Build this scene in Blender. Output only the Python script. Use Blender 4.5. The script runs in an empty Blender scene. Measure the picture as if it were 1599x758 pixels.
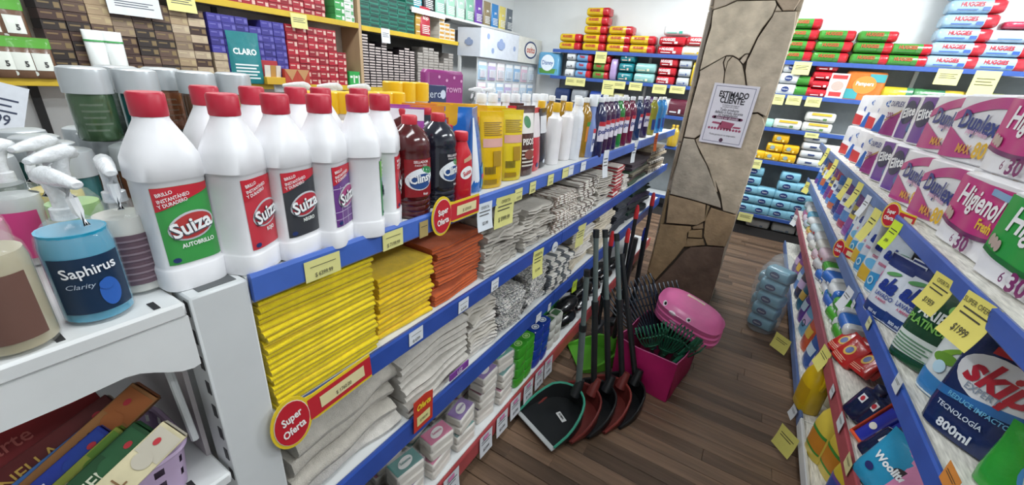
import bpy, bmesh, math, random
from mathutils import Vector, Matrix, Euler
random.seed(7)
SC = bpy.context.scene
COL = SC.collection
# ---------------------------------------------------------------- camera
EYE = 1.55                                   # lens height above the floor
RIGHT = (0.85167764, 0.51821287, 0.07810648)
DOWN = (0.26239548, -0.29265289, -0.91951231)
FWD = (-0.45364503, 0.80362286, -0.38522264)
FPX, CX, CY = 628.83, 799.5, 379.0
cd = bpy.data.cameras.new('camera'); cam = bpy.data.objects.new('camera', cd); COL.objects.link(cam)
cd.sensor_fit = 'HORIZONTAL'; cd.sensor_width = 36; cd.lens = 36*FPX/1599; cd.clip_start = .02
cam.matrix_world = Matrix(((RIGHT[0], -DOWN[0], -FWD[0], 0), (RIGHT[1], -DOWN[1], -FWD[1], 0), (RIGHT[2], -DOWN[2], -FWD[2], EYE), (0, 0, 0, 1)))
SC.camera = cam
# ---------------------------------------------------------------- light
w = bpy.data.worlds.new('world'); SC.world = w; w.use_nodes = True
w.node_tree.nodes['Background'].inputs[0].default_value = (.86, .93, 1, 1)
w.node_tree.nodes['Background'].inputs[1].default_value = .3
def area(name, loc, sx, sy, power, col=(.93, .98, 1), rot=(0, 0, 0)):
    l = bpy.data.lights.new(name, 'AREA'); l.shape = 'RECTANGLE'; l.size = sx; l.size_y = sy; l.energy = power; l.color = col
    o = bpy.data.objects.new(name, l); COL.objects.link(o); o.location = loc; o.rotation_euler = rot
for nm, loc, e in (('ceiling_tube', (-2.15, 1.0, 2.9), 36), ('ceiling_tube', (-2.15, 3.6, 2.9), 44), ('ceiling_tube', (-.15, .2, 2.9), 18),
                   ('ceiling_tube', (-.3, 4.3, 2.9), 46), ('ceiling_tube', (1.6, 3.8, 2.9), 80), ('ceiling_tube', (1.5, .9, 2.9), 30)):
    area(nm, loc, .35, 1.5, e)
vs = SC.view_settings
vs.view_transform = 'Standard'; vs.look = 'None'; vs.gamma = 1; vs.use_curve_mapping = False; vs.exposure = .35
# ---------------------------------------------------------------- photo pixel -> point on a known plane of the place
def ray(px, py):
    a, b = (px-CX)/FPX, (py-CY)/FPX
    return [RIGHT[i]*a+DOWN[i]*b+FWD[i] for i in range(3)]
def PZ(px, py, z):
    d = ray(px, py); t = (z-EYE)/d[2]; return (d[0]*t, d[1]*t, z)
def PX(px, py, x):
    d = ray(px, py); t = x/d[0]; return (x, d[1]*t, d[2]*t+EYE)
def PY(px, py, y):
    d = ray(px, py); t = y/d[1]; return (d[0]*t, y, d[2]*t+EYE)
# ---------------------------------------------------------------- materials
def lin(h, k=1):
    h = h.lstrip('#'); o = []
    for i in (0, 2, 4):
        c = int(h[i:i+2], 16)/255; c = c/12.92 if c <= .04045 else ((c+.055)/1.055)**2.4
        o.append(min(1, c*k))
    return (*o, 1)
MATS = {}
def mat(h, rough=.5, metal=0, var=.06, vs=25, bump=0, bs=150, coat=0, alpha=1, trans=0, sheen=0, rnd=0, spec=.5, stretch=None):
    key = (h, rough, metal, var, vs, bump, bs, coat, alpha, trans, sheen, rnd, spec, stretch)
    if key in MATS: return MATS[key]
    m = bpy.data.materials.new('m_'+h.strip('#')); m.use_nodes = True; MATS[key] = m
    nt = m.node_tree; N = nt.nodes; L = nt.links; p = N['Principled BSDF']
    p.inputs['Roughness'].default_value = rough; p.inputs['Metallic'].default_value = metal
    p.inputs['Coat Weight'].default_value = coat; p.inputs['Coat Roughness'].default_value = .08
    p.inputs['Alpha'].default_value = alpha; p.inputs['Transmission Weight'].default_value = trans
    p.inputs['Sheen Weight'].default_value = sheen; p.inputs['Specular IOR Level'].default_value = spec
    tc = N.new('ShaderNodeTexCoord'); src = tc.outputs['Object']
    if stretch:
        mp = N.new('ShaderNodeMapping'); mp.inputs['Scale'].default_value = stretch; L.new(src, mp.inputs['Vector']); src = mp.outputs[0]
    if rnd:
        oi = N.new('ShaderNodeObjectInfo'); ad = N.new('ShaderNodeVectorMath'); ad.operation = 'ADD'
        cb = N.new('ShaderNodeCombineXYZ'); ml = N.new('ShaderNodeMath'); ml.operation = 'MULTIPLY'; ml.inputs[1].default_value = 37
        L.new(oi.outputs['Random'], ml.inputs[0]); L.new(ml.outputs[0], cb.inputs[0]); L.new(ml.outputs[0], cb.inputs[2])
        L.new(src, ad.inputs[0]); L.new(cb.outputs[0], ad.inputs[1]); src = ad.outputs[0]
    nz = N.new('ShaderNodeTexNoise'); nz.inputs['Scale'].default_value = vs; nz.inputs['Detail'].default_value = 4; L.new(src, nz.inputs['Vector'])
    rp = N.new('ShaderNodeValToRGB'); rp.color_ramp.elements[0].position = .3; rp.color_ramp.elements[1].position = .7
    rp.color_ramp.elements[0].color = lin(h, 1-var); rp.color_ramp.elements[1].color = lin(h, 1+var)
    L.new(nz.outputs['Fac'], rp.inputs[0]); out = rp.outputs[0]
    if rnd:
        hs = N.new('ShaderNodeHueSaturation'); mr = N.new('ShaderNodeMapRange'); mr.inputs[3].default_value = 1-rnd; mr.inputs[4].default_value = 1+rnd
        L.new(oi.outputs['Random'], mr.inputs[0]); L.new(mr.outputs[0], hs.inputs['Value']); L.new(out, hs.inputs['Color']); out = hs.outputs[0]
    L.new(out, p.inputs['Base Color'])
    if bump:
        n2 = N.new('ShaderNodeTexNoise'); n2.inputs['Scale'].default_value = bs; n2.inputs['Detail'].default_value = 5; L.new(src, n2.inputs['Vector'])
        b = N.new('ShaderNodeBump'); b.inputs['Strength'].default_value = bump; b.inputs['Distance'].default_value = .01
        L.new(n2.outputs['Fac'], b.inputs['Height']); L.new(b.outputs[0], p.inputs['Normal'])
    return m
def stripes(h1, h2, scale, axis=0, duty=.5, rough=.9, h3=None, warp=.0, bump=.3):
    """woven stripes across an object's own axis"""
    key = ('st', h1, h2, scale, axis, duty, rough, h3, warp)
    if key in MATS: return MATS[key]
    m = bpy.data.materials.new('m_stripes'); m.use_nodes = True; MATS[key] = m
    nt = m.node_tree; N = nt.nodes; L = nt.links; p = N['Principled BSDF']; p.inputs['Roughness'].default_value = rough
    tc = N.new('ShaderNodeTexCoord'); wv = N.new('ShaderNodeTexWave'); wv.bands_direction = 'XYZ'[axis]; wv.inputs['Scale'].default_value = scale
    wv.inputs['Distortion'].default_value = warp; wv.inputs['Detail'].default_value = 2; wv.inputs['Detail Scale'].default_value = 3
    L.new(tc.outputs['Object'], wv.inputs['Vector']); rp = N.new('ShaderNodeValToRGB'); cr = rp.color_ramp; cr.interpolation = 'CONSTANT'
    cr.elements[0].color = lin(h1); cr.elements[1].position = duty; cr.elements[1].color = lin(h2)
    if h3: e = cr.elements.new(min(.97, duty+.3)); e.color = lin(h3)
    L.new(wv.outputs['Fac'], rp.inputs[0]); nz = N.new('ShaderNodeTexNoise'); nz.inputs['Scale'].default_value = 120; L.new(tc.outputs['Object'], nz.inputs['Vector'])
    mx = N.new('ShaderNodeMix'); mx.data_type = 'RGBA'; mx.blend_type = 'MULTIPLY'; mx.inputs[0].default_value = .25
    L.new(rp.outputs[0], mx.inputs[6]); L.new(nz.outputs['Color'], mx.inputs[7]); L.new(mx.outputs[2], p.inputs['Base Color'])
    b = N.new('ShaderNodeBump'); b.inputs['Strength'].default_value = bump; b.inputs['Distance'].default_value = .004; L.new(nz.outputs['Fac'], b.inputs['Height']); L.new(b.outputs[0], p.inputs['Normal'])
    return m
def paper(h): return mat(h, .8, var=.04)
def plas(h, rough=.32, coat=0.0): return mat(h, rough, var=.03, coat=coat)
def gloss(h): return mat(h, .16, var=.05, vs=18, coat=.6)
def foil(h): return mat(h, .24, var=.08, vs=14, bump=.25, bs=28, coat=.3)
def film(h='f2f6f8', a=.22, r=.12): return mat(h, r, alpha=a, var=.02, bump=.4, bs=45)
def clearp(h, a=.45, r=.06): return mat(h, r, alpha=a, var=.03, coat=.5)
def cloth(h, b=.5): return mat(h, .95, var=.09, vs=60, bump=b, bs=420, sheen=.2)
WHITE = 'e9eaec'
# ---------------------------------------------------------------- geometry: every maker returns (verts, faces)
def join(*gs):
    V, F = [], []
    for v, f in gs:
        o = len(V); V += list(v); F += [tuple(i+o for i in q) for q in f]
    return V, F
def xf(g, loc=(0, 0, 0), rot=(0, 0, 0), s=1):
    m = Matrix.Translation(loc) @ Euler(rot).to_matrix().to_4x4()
    if not isinstance(s, (int, float)): m = m @ Matrix.Diagonal((*s, 1))
    elif s != 1: m = m @ Matrix.Scale(s, 4)
    return [tuple(m @ Vector(v)) for v in g[0]], g[1]
def cbox(x0, x1, y0, y1, z0, z1, b=.0):
    lo, hi = (x0, y0, z0), (x1, y1, z1)
    if b <= 0:
        V = [((hi if i & 1 else lo)[0], (hi if i & 2 else lo)[1], (hi if i & 4 else lo)[2]) for i in range(8)]
        return V, [(0, 2, 3, 1), (4, 5, 7, 6), (0, 1, 5, 4), (2, 6, 7, 3), (0, 4, 6, 2), (1, 3, 7, 5)]
    V = []
    for c in range(8):
        for a in range(3):
            V.append(tuple((hi[k]-(0 if k == a else b)) if c >> k & 1 else (lo[k]+(0 if k == a else b)) for k in range(3)))
    I = lambda c, a: c*3+a
    F = []
    for a in range(3):
        u, v = 1 << (a+1) % 3, 1 << (a+2) % 3
        for s in (0, 1 << a):
            F.append((I(s, a), I(s | u, a), I(s | u | v, a), I(s | v, a)))
        for s in (0, u):
            for t in (0, v):                                # edge along axis a
                c0 = s | t; c1 = c0 | 1 << a
                F.append((I(c0, (a+1) % 3), I(c1, (a+1) % 3), I(c1, (a+2) % 3), I(c0, (a+2) % 3)))
    for c in range(8): F.append((I(c, 0), I(c, 1), I(c, 2)))
    return V, F
def ring(z, rx, ry, p=2, ox=0, oy=0, n=20):
    o = []
    for i in range(n):
        t = 2*math.pi*(i+.5)/n; c, s = math.cos(t), math.sin(t)
        o.append((ox+rx*math.copysign(abs(c)**(2/p), c), oy+ry*math.copysign(abs(s)**(2/p), s), z))
    return o
def skin(rings, cap=True, close=True):
    n = len(rings[0]); V = [v for r in rings for v in r]; F = []
    for k in range(len(rings)-1):
        for i in range(n if close else n-1):
            j = (i+1) % n; F.append((k*n+i, k*n+j, (k+1)*n+j, (k+1)*n+i))
    if cap: F += [tuple(range(n)), tuple(range((len(rings)-1)*n, len(rings)*n))]
    return V, F
def loft(secs, n=20, cap=True): return skin([ring(*s, n=n) for s in secs], cap)
def lathe(prof, n=18, cap=True): return skin([ring(z, r, r, n=n) for r, z in prof], cap)
def prism(poly, y0, y1, axis='y'):
    """outline in (x,z) pushed along y (or (x,y) along z, or (y,z) along x)"""
    f = {'y': lambda a, b, t: (a, t, b), 'z': lambda a, b, t: (a, b, t), 'x': lambda a, b, t: (t, a, b)}[axis]
    n = len(poly); V = [f(a, b, y0) for a, b in poly]+[f(a, b, y1) for a, b in poly]
    return V, [(i, (i+1) % n, n+(i+1) % n, n+i) for i in range(n)]+[tuple(range(n)), tuple(range(n, 2*n))]
def tube(pts, r, n=8, cap=True):
    pts = [Vector(p) for p in pts]; R = []
    for i, p in enumerate(pts):
        d = (pts[min(i+1, len(pts)-1)]-pts[max(i-1, 0)]).normalized()
        u = d.cross(Vector((0, 0, 1)) if abs(d.z) < .9 else Vector((1, 0, 0))).normalized(); v = d.cross(u)
        rr = r[i] if isinstance(r, (list, tuple)) else r
        R.append([tuple(p+u*rr*math.cos(2*math.pi*k/n)+v*rr*math.sin(2*math.pi*k/n)) for k in range(n)])
    return skin(R, cap)
def grid(f, nu, nv):
    V = [f(i/nu, j/nv) for j in range(nv+1) for i in range(nu+1)]; k = nu+1
    return V, [(j*k+i, j*k+i+1, (j+1)*k+i+1, (j+1)*k+i) for j in range(nv) for i in range(nu)]
def M(m, *gs, smooth=True, sharp=40, fix=True):
    """one mesh with one material"""
    V, F = join(*gs); me = bpy.data.meshes.new('mesh'); me.from_pydata(V, [], F); me.materials.append(m)
    if fix:
        bm = bmesh.new(); bm.from_mesh(me); bmesh.ops.recalc_face_normals(bm, faces=bm.faces)
        if smooth:
            lim = math.radians(sharp)
            for f in bm.faces: f.smooth = True
            for e in bm.edges:
                if len(e.link_faces) == 2 and e.calc_face_angle(9) > lim: e.smooth = False
        bm.to_mesh(me); bm.free()
    return me
# ---- flat shapes laid on a surface; s(u, v) -> point just proud of it
def front(secs, eps=.0008):
    def f(u, v):
        z = min(max(v, secs[0][0]), secs[-1][0])
        for a, b in zip(secs, secs[1:]):
            if a[0] <= z <= b[0]: break
        t = (z-a[0])/max(1e-9, b[0]-a[0]); g = lambda k, d=0: ((a[k] if len(a) > k else d)*(1-t)+(b[k] if len(b) > k else d)*t)
        rx, ry, p = g(1), g(2), g(3, 2); q = min(1, abs(u-g(4))/rx)
        return (u, g(5)-ry*(1-q**p)**(1/p)-eps, v)
    return f
def flat(y=0, eps=.0008): return lambda u, v: (u, y-eps, v)
def drect(s, u0, u1, v0, v1, nu=8, nv=3): return grid(lambda a, b: s(u0+(u1-u0)*a, v0+(v1-v0)*b), nu, nv)
def dquad(s, q, nu=8, nv=4):
    def f(a, b):
        return s(*[(q[0][k]*(1-a)+q[1][k]*a)*(1-b)+(q[3][k]*(1-a)+q[2][k]*a)*b for k in (0, 1)])
    return grid(f, nu, nv)
def dell(s, u, v, ru, rv, rot=0, n=24, r0=0, nr=3):
    c, q = math.cos(rot), math.sin(rot); R = []
    for k in range(nr+1):
        r = r0+(1-r0)*k/nr; r = max(r, .001)
        R.append([s(u+r*(ru*math.cos(t)*c-rv*math.sin(t)*q), v+r*(ru*math.cos(t)*q+rv*math.sin(t)*c)) for t in [2*math.pi*i/n for i in range(n)]])
    return skin(R, cap=False)
def dpoly(s, pts):
    cx = sum(p[0] for p in pts)/len(pts); cy = sum(p[1] for p in pts)/len(pts)
    R = [[s(cx+(x-cx)*k, cy+(y-cy)*k) for x, y in pts] for k in (.001, .5, 1)]
    return skin(R, cap=False)
TXT = {}
def raw_text(t, bold, shear):
    key = (t, bold, shear)
    if key not in TXT:
        cu = bpy.data.curves.new('t', 'FONT'); cu.body = t; cu.size = 1; cu.align_x = 'CENTER'; cu.align_y = 'CENTER'; cu.offset = bold; cu.shear = shear
        cu.resolution_u = 2; cu.fill_mode = 'FRONT'
        ob = bpy.data.objects.new('t', cu); me = bpy.data.meshes.new_from_object(ob)
        TXT[key] = ([(v.co.x, v.co.y) for v in me.vertices], [tuple(p.vertices) for p in me.polygons])
        bpy.data.objects.remove(ob); bpy.data.meshes.remove(me); bpy.data.curves.remove(cu)
    return TXT[key]
def dtxt(s, t, size, u, v, rot=0, bold=.0, shear=0, sx=1, eps=.0006):
    V, F = raw_text(t, bold, shear); c, q = math.cos(rot), math.sin(rot); o = []
    for x, y in V:
        x, y = x*size*sx, y*size
        p = s(u+x*c-y*q, v+x*q+y*c); o.append((p[0], p[1]-eps, p[2]))
    return o, F
# ---------------------------------------------------------------- things and parts
def T(name, me, *kids, label=None): return (name, me, kids, label)
def _kids(ts, par):
    for nm, me, ks, lb in ts:
        o = bpy.data.objects.new(nm, me); COL.objects.link(o); o.parent = par
        if lb: o['label'] = lb
        _kids(ks, o)
def place(tpl, name, label, cat, loc=(0, 0, 0), rz=0, group=None, rot=None, s=1, kind=None):
    """rz in degrees; a front that faces -y at rz 0 faces +x at 90 and -x at -90"""
    if len(tpl) == 1 and not tpl[0][2]: o = bpy.data.objects.new(name, tpl[0][1])
    else: o = bpy.data.objects.new(name, None); o.empty_display_size = .05
    COL.objects.link(o); o.location = loc
    o.rotation_euler = rot if rot else (0, 0, math.radians(rz))
    o.scale = (s, s, s) if isinstance(s, (int, float)) else s
    if label: o['label'] = label
    if cat: o['category'] = cat
    if group: o['group'] = group
    if kind: o['kind'] = kind
    if not (len(tpl) == 1 and not tpl[0][2]): _kids(tpl, o)
    return o
def struct(name, me, kids=()):
    o = bpy.data.objects.new(name, me); COL.objects.link(o); o['kind'] = 'structure'; _kids(kids, o); return o
ORD = ['first', 'second', 'third', 'fourth', 'fifth', 'sixth', 'seventh', 'eighth', 'ninth', 'tenth', 'eleventh', 'twelfth', 'thirteenth', 'fourteenth', 'fifteenth', 'sixteenth', 'seventeenth', 'eighteenth', 'nineteenth', 'twentieth', '21st', '22nd', '23rd', '24th', '25th', '26th', '27th', '28th', '29th', '30th', '31st', '32nd', '33rd', '34th', '35th', '36th', '37th', '38th', '39th', '40th']
R = random.uniform
# ================================================================ room shell
wallm = mat('e3e6e7', .85, var=.03, vs=3, bump=.05, bs=60)
struct('wall_left', M(wallm, cbox(-3.55, -3.45, -2.0, 5.7, 0, 3.0)))
struct('wall_back', M(wallm, cbox(-3.45, 3.0, 5.6, 5.7, 0, 3.0)))
struct('wall_right', M(wallm, cbox(3.0, 3.1, -2.0, 5.7, 0, 3.0)))
struct('wall_front', M(wallm, cbox(-3.45, 3.0, -2.1, -2.0, 0, 3.0)))
struct('ceiling', M(mat('e4e6e6', .9, var=.02), cbox(-3.55, 3.1, -2.1, 5.7, 3.0, 3.1)))
# floor: dark planks laid across the aisle, each one its own board over a dark base
plankm = mat('725b49', .4, var=.3, vs=8, bump=.18, bs=30, rnd=.42, stretch=(.35, 5, 1))
plank_me = {}
kids = []
fl = struct('floor', M(mat('2a211a', .7), cbox(-3.45, 3.0, -2.0, 5.6, -.08, -.012)))
y = .55
while y < 5.55:
    x = -1.0; first = True
    while x < 1.44:
        ln = random.choice((.55, .75, .95, 1.2))*(R(.3, 1) if first else 1); first = False
        x1 = min(x+ln, 1.45)
        if x1-x > .08:
            k = round(x1-x, 2)
            if k not in plank_me: plank_me[k] = M(plankm, cbox(.0006, k-.0006, .0012, .0708, -.012, 0, .0015), smooth=False)
            o = bpy.data.objects.new('plank', plank_me[k]); COL.objects.link(o); o.parent = fl; o.location = (x, y, -R(0, .0012))
        x = x1
    y += .072
rest = []
for y0 in range(0, 36):
    for xa, xb in ((-3.44, -1.002), (1.452, 2.99)): rest.append(cbox(xa, xb, -1.98+y0*.21, -1.98+y0*.21+.207, -.012, 0))
o = bpy.data.objects.new('far_planks', M(plankm, *rest, smooth=False)); COL.objects.link(o); o.parent = fl; o['kind'] = 'stuff'
# ================================================================ stone-clad pillar
PYF = 3.1
def zoomer(ox, oy, k): return lambda pts: [(ox+x*k, oy+y*k) for x, y in pts]
za, zb, zc = zoomer(1060, 0, .1715), zoomer(1010, 110, .2506), zoomer(980, 280, .2638)
stones = [
 za([(322, -260), (640, -260), (640, -5), (520, 2), (420, 50), (316, 84)]),
 za([(316, 92), (430, 54), (530, 8), (880, 2), (890, 40), (850, 140), (760, 255), (705, 350), (640, 485), (600, 492), (572, 515), (545, 535), (490, 505), (430, 506), (192, 636), (245, 410), (294, 250), (304, 150)]),
 za([(650, -260), (1200, -260), (1120, -20), (1050, 92), (950, 96), (900, 20), (885, -4), (650, -6)]),
 za([(896, 45), (940, 98), (872, 102)]),
 za([(872, 108), (1075, 104), (1050, 270), (1010, 460), (965, 600), (920, 790)])+zb([(800, 130), (742, 288), (728, 282), (692, 262), (652, 266), (622, 200)])+za([(622, 790), (606, 650), (622, 555), (655, 492), (722, 345), (855, 150)]),
 za([(412, 730), (420, 655), (445, 562), (490, 514), (540, 543), (576, 592), (598, 690), (610, 790)])+zb([(618, 196), (540, 190), (480, 90)]),
 za([(580, 520), (604, 498), (634, 492), (612, 550), (584, 582), (556, 552)]),
 za([(432, 512), (484, 512), (445, 556), (422, 636), (408, 572)]),
 za([(190, 648), (422, 516), (400, 570), (414, 650), (404, 738)])+zb([(475, 95), (520, 190), (420, 330), (330, 404), (296, 424), (232, 416), (270, 250), (330, 30)]),
 zb([(230, 424), (295, 431), (330, 520), (370, 590), (432, 750)])+zc([(488, 0), (518, 60), (548, 140), (552, 172), (490, 153), (370, 118), (250, 88), (262, 20)]),
 zb([(302, 432), (336, 410), (430, 335), (530, 200), (618, 206), (650, 274), (690, 270), (724, 294), (738, 340), (705, 470), (650, 650)])+zc([(715, 20), (642, 210), (564, 188), (548, 90), (512, 0)])+zb([(440, 758), (385, 610), (312, 462)]),
 zc([(246, 96), (365, 124), (462, 152), (455, 248), (410, 273), (227, 260)]),
 zc([(468, 154), (486, 164), (464, 228), (459, 248)]),
 zc([(492, 172), (560, 193), (642, 217), (622, 300), (577, 403), (470, 394), (448, 340), (458, 240)]),
 zc([(360, 306), (440, 300), (440, 350), (356, 345)]),
 zc([(352, 352), (446, 358), (455, 392), (372, 400), (336, 402)]),
 zc([(382, 284), (446, 262), (446, 294), (386, 298)]),
 zc([(192, 268), (372, 284), (376, 298), (352, 322), (346, 388), (280, 472), (162, 600), (116, 548), (152, 430)]),
 zc([(372, 406), (460, 404), (572, 410), (545, 560), (505, 720), (480, 860), (20, 860), (88, 722), (166, 612), (272, 500), (332, 430)]),
 zc([(110, 560), (155, 608), (84, 714), (28, 850), (20, 850)]),
 za([(268, -260), (316, -260), (308, 46), (264, 46)]),
 za([(250, 62), (302, 66), (288, 200), (246, 350), (178, 648), (146, 790), (82, 790), (160, 500), (228, 150)]),
 zb([(244, 60), (300, 70), (222, 416), (216, 446), (186, 446), (210, 290)]),
 zb([(184, 456), (214, 456), (182, 585), (146, 690), (134, 670)]),
 zc([(205, 60), (244, 68), (212, 262), (180, 310), (160, 305)]),
 zc([(158, 318), (184, 320), (148, 430), (108, 548), (100, 470)]),
 zc([(98, 480), (106, 556), (80, 714), (20, 840), (0, 840), (60, 640)]),
]
shades = ['c2b4a2', 'd6c8b2', 'b8a590', 'c9bba8', 'c6b8a4', 'c2b4a0', 'c8baa8', 'c2b4a0', 'cabba8', 'b6ab9a', 'bfb09a', 'b49b7c', 'a08b6c', 'ac9170', 'a78c68', 'a38a69', 'a0876a', 'a88d6a', '7d6759', 'a38a66', '8f877e', '8b837a', 'a3937f', '9c8c78', '9a8260', '9c8562', '9c8562']
def stone_geo(poly, yf, bev=.0045, back=None):
    n = len(poly); cx = sum(p[0] for p in poly)/n; cz = sum(p[1] for p in poly)/n
    def inset(d):
        o = []
        for i in range(n):
            a, b, c = Vector(poly[i-1]), Vector(poly[i]), Vector(poly[(i+1) % n])
            e1 = (b-a).normalized(); e2 = (c-b).normalized()
            n1 = Vector((-e1.y, e1.x)); n2 = Vector((-e2.y, e2.x)); m = n1+n2
            if m.length < .2: m = n1
            m = m/max(.35, m.length_squared)*2 if m.length > .5 else m
            if m.length > 1.6: m = m.normalized()*1.6
            o.append(b+m*d*sgn)
        return o
    ar = sum(poly[i-1][0]*poly[i][1]-poly[i][0]*poly[i-1][1] for i in range(n)); sgn = 1 if ar > 0 else -1
    back = yf+.045 if back is None else back
    r0 = [(p[0], back, p[1]) for p in inset(.0008)]; r1 = [(p[0], yf+bev, p[1]) for p in inset(.0008)]; r2 = [(p[0], yf+R(0, .003), p[1]) for p in inset(.0008+bev*.7)]
    V, F = skin([r0, r1, r2], cap=False)
    return V, F+[tuple(range(n)), tuple(range(2*n, 3*n))]
pk = [T('core', M(mat('4d443b', .95, bump=.4, bs=80), cbox(-.455, -.012, 3.128, 3.58, 0, 3.0)))]
for i, s in enumerate(stones):
    poly = [(p[0], max(.004, min(2.995, p[2]))) for p in (PY(x, y, PYF) for x, y in s)]
    poly = [(min(max(x, -.478), .012), z) for x, z in poly]
    strip = i >= 20
    pk.append(T('stone', M(mat(shades[i], .86, var=.2, vs=11, bump=.55, bs=36), stone_geo(poly, PYF+(.014 if strip else R(-.006, .006))), smooth=False)))
zt = 2.1
for k, (z0, z1) in enumerate(((2.35, 2.66), (2.67, 2.99))):   # courses above the frame
    for xa, xb in ((-.47, -.25), (-.245, 0)): pk.append(T('stone', M(mat(shades[k+4], .86, var=.2, vs=11, bump=.55, bs=36), stone_geo([(xa, z0), (xb, z0+.01), (xb-.01, z1), (xa, z1)], PYF+.004), smooth=False)))
z = .01; k = 0
while z < 2.9:                                                # cladding round the two flanks
    h = R(.28, .5); h = min(h, 2.99-z)
    for sx in (0, 1):
        for ya, yb in ((3.13, 3.34), (3.345, 3.58)):
            g = stone_geo([(ya, z), (yb, z+R(-.004, .004)), (yb, z+h-.006), (ya, z+h-.006)], 0, back=.03)
            V = [((.0-.014+.03-p[1]) if sx else (-.457-.03+p[1]), p[0], p[2]) for p in g[0]]
            pk.append(T('stone', M(mat(shades[(k*3+sx) % 12], .86, var=.2, vs=11, bump=.55, bs=36), (V, g[1]), smooth=False)))
    k += 1; z += h
place(pk, 'stone_pillar', 'tan flagstone-clad pillar standing at the end of the aisle', 'pillar')
# notice taped to the pillar
c = [PY(x, y, PYF-.012) for x, y in ((1115, 129), (1186, 136), (1159, 231), (1092, 221))]
ang = math.atan2(c[1][2]-c[0][2], c[1][0]-c[0][0]); W = math.dist(c[0], c[1]); H = math.dist(c[0], c[3])
ctr = [sum(p[i] for p in c)/4 for i in range(3)]
s = flat(-.001)
INK = '2c2a31'
frame = join(*[drect(s, a*W, b*W, d*H, e*H, 1, 1) for a, b, d, e in ((-.44, .44, .455, .462), (-.44, .44, -.462, -.455), (-.44, -.43, -.46, .46), (.43, .44, -.46, .46))])
tx = lambda t, sz, v, b=.0: dtxt(s, t, sz*W, 0, v*H, bold=b, sx=.72)
place([T('sheet', M(mat('e6e3ec', .6, var=.02), cbox(-W/2, W/2, -.001, .001, -H/2, H/2))),
       T('border', M(paper('5a5a80'), frame)),
       T('heading', M(paper(INK), tx('ESTIMADO', .19, .33, .03), tx('CLIENTE:', .19, .235, .03))),
       T('body_text', M(paper('4c4850'), tx('Le pedimos que tenga en', .052, .165), tx('su compra con cuidado.', .052, .135), tx('Todo producto', .095, .085, .008), tx('dañado o roto durante', .095, .04, .008), tx('su manipulación', .095, -.002, .008), tx('Muchas gracias por su comprensión.', .058, -.335))),
       T('highlight', M(paper('6d3557'), dell(s, -.3*W, -.05*H, .05*W, .024*H), dell(s, .3*W, -.05*H, .05*W, .024*H), drect(s, -.3*W, .3*W, -.074*H, -.026*H, 2, 1)),
         T('lettering', M(paper('ecdfe8'), dtxt(flat(-.002), 'deberá ser abonado.', .085*W, 0, -.05*H, sx=.75)))),
       T('picture', M(paper('a8506c'), dquad(s, [(-.16*W, -.22*H), (.14*W, -.23*H), (.2*W, -.12*H), (-.1*W, -.1*H)]), dquad(s, [(-.32*W, -.155*H), (-.1*W, -.165*H), (-.1*W, -.13*H), (-.3*W, -.125*H)]), dquad(s, [(.16*W, -.2*H), (.34*W, -.2*H), (.36*W, -.17*H), (.2*W, -.17*H)], 2, 2), *[dell(s, k*.07*W, -.235*H, .03*W, .022*H, n=8, nr=1) for k in range(-5, 6)])),
       T('stamp', M(paper('5a3a50'), dell(s, 0, -.42*H, .045*W, .034*H))),
      ], 'notice_sheet', 'white printed notice reading ESTIMADO CLIENTE taped on the stone pillar', 'notice', ctr, rot=(0, -ang, 0))
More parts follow.
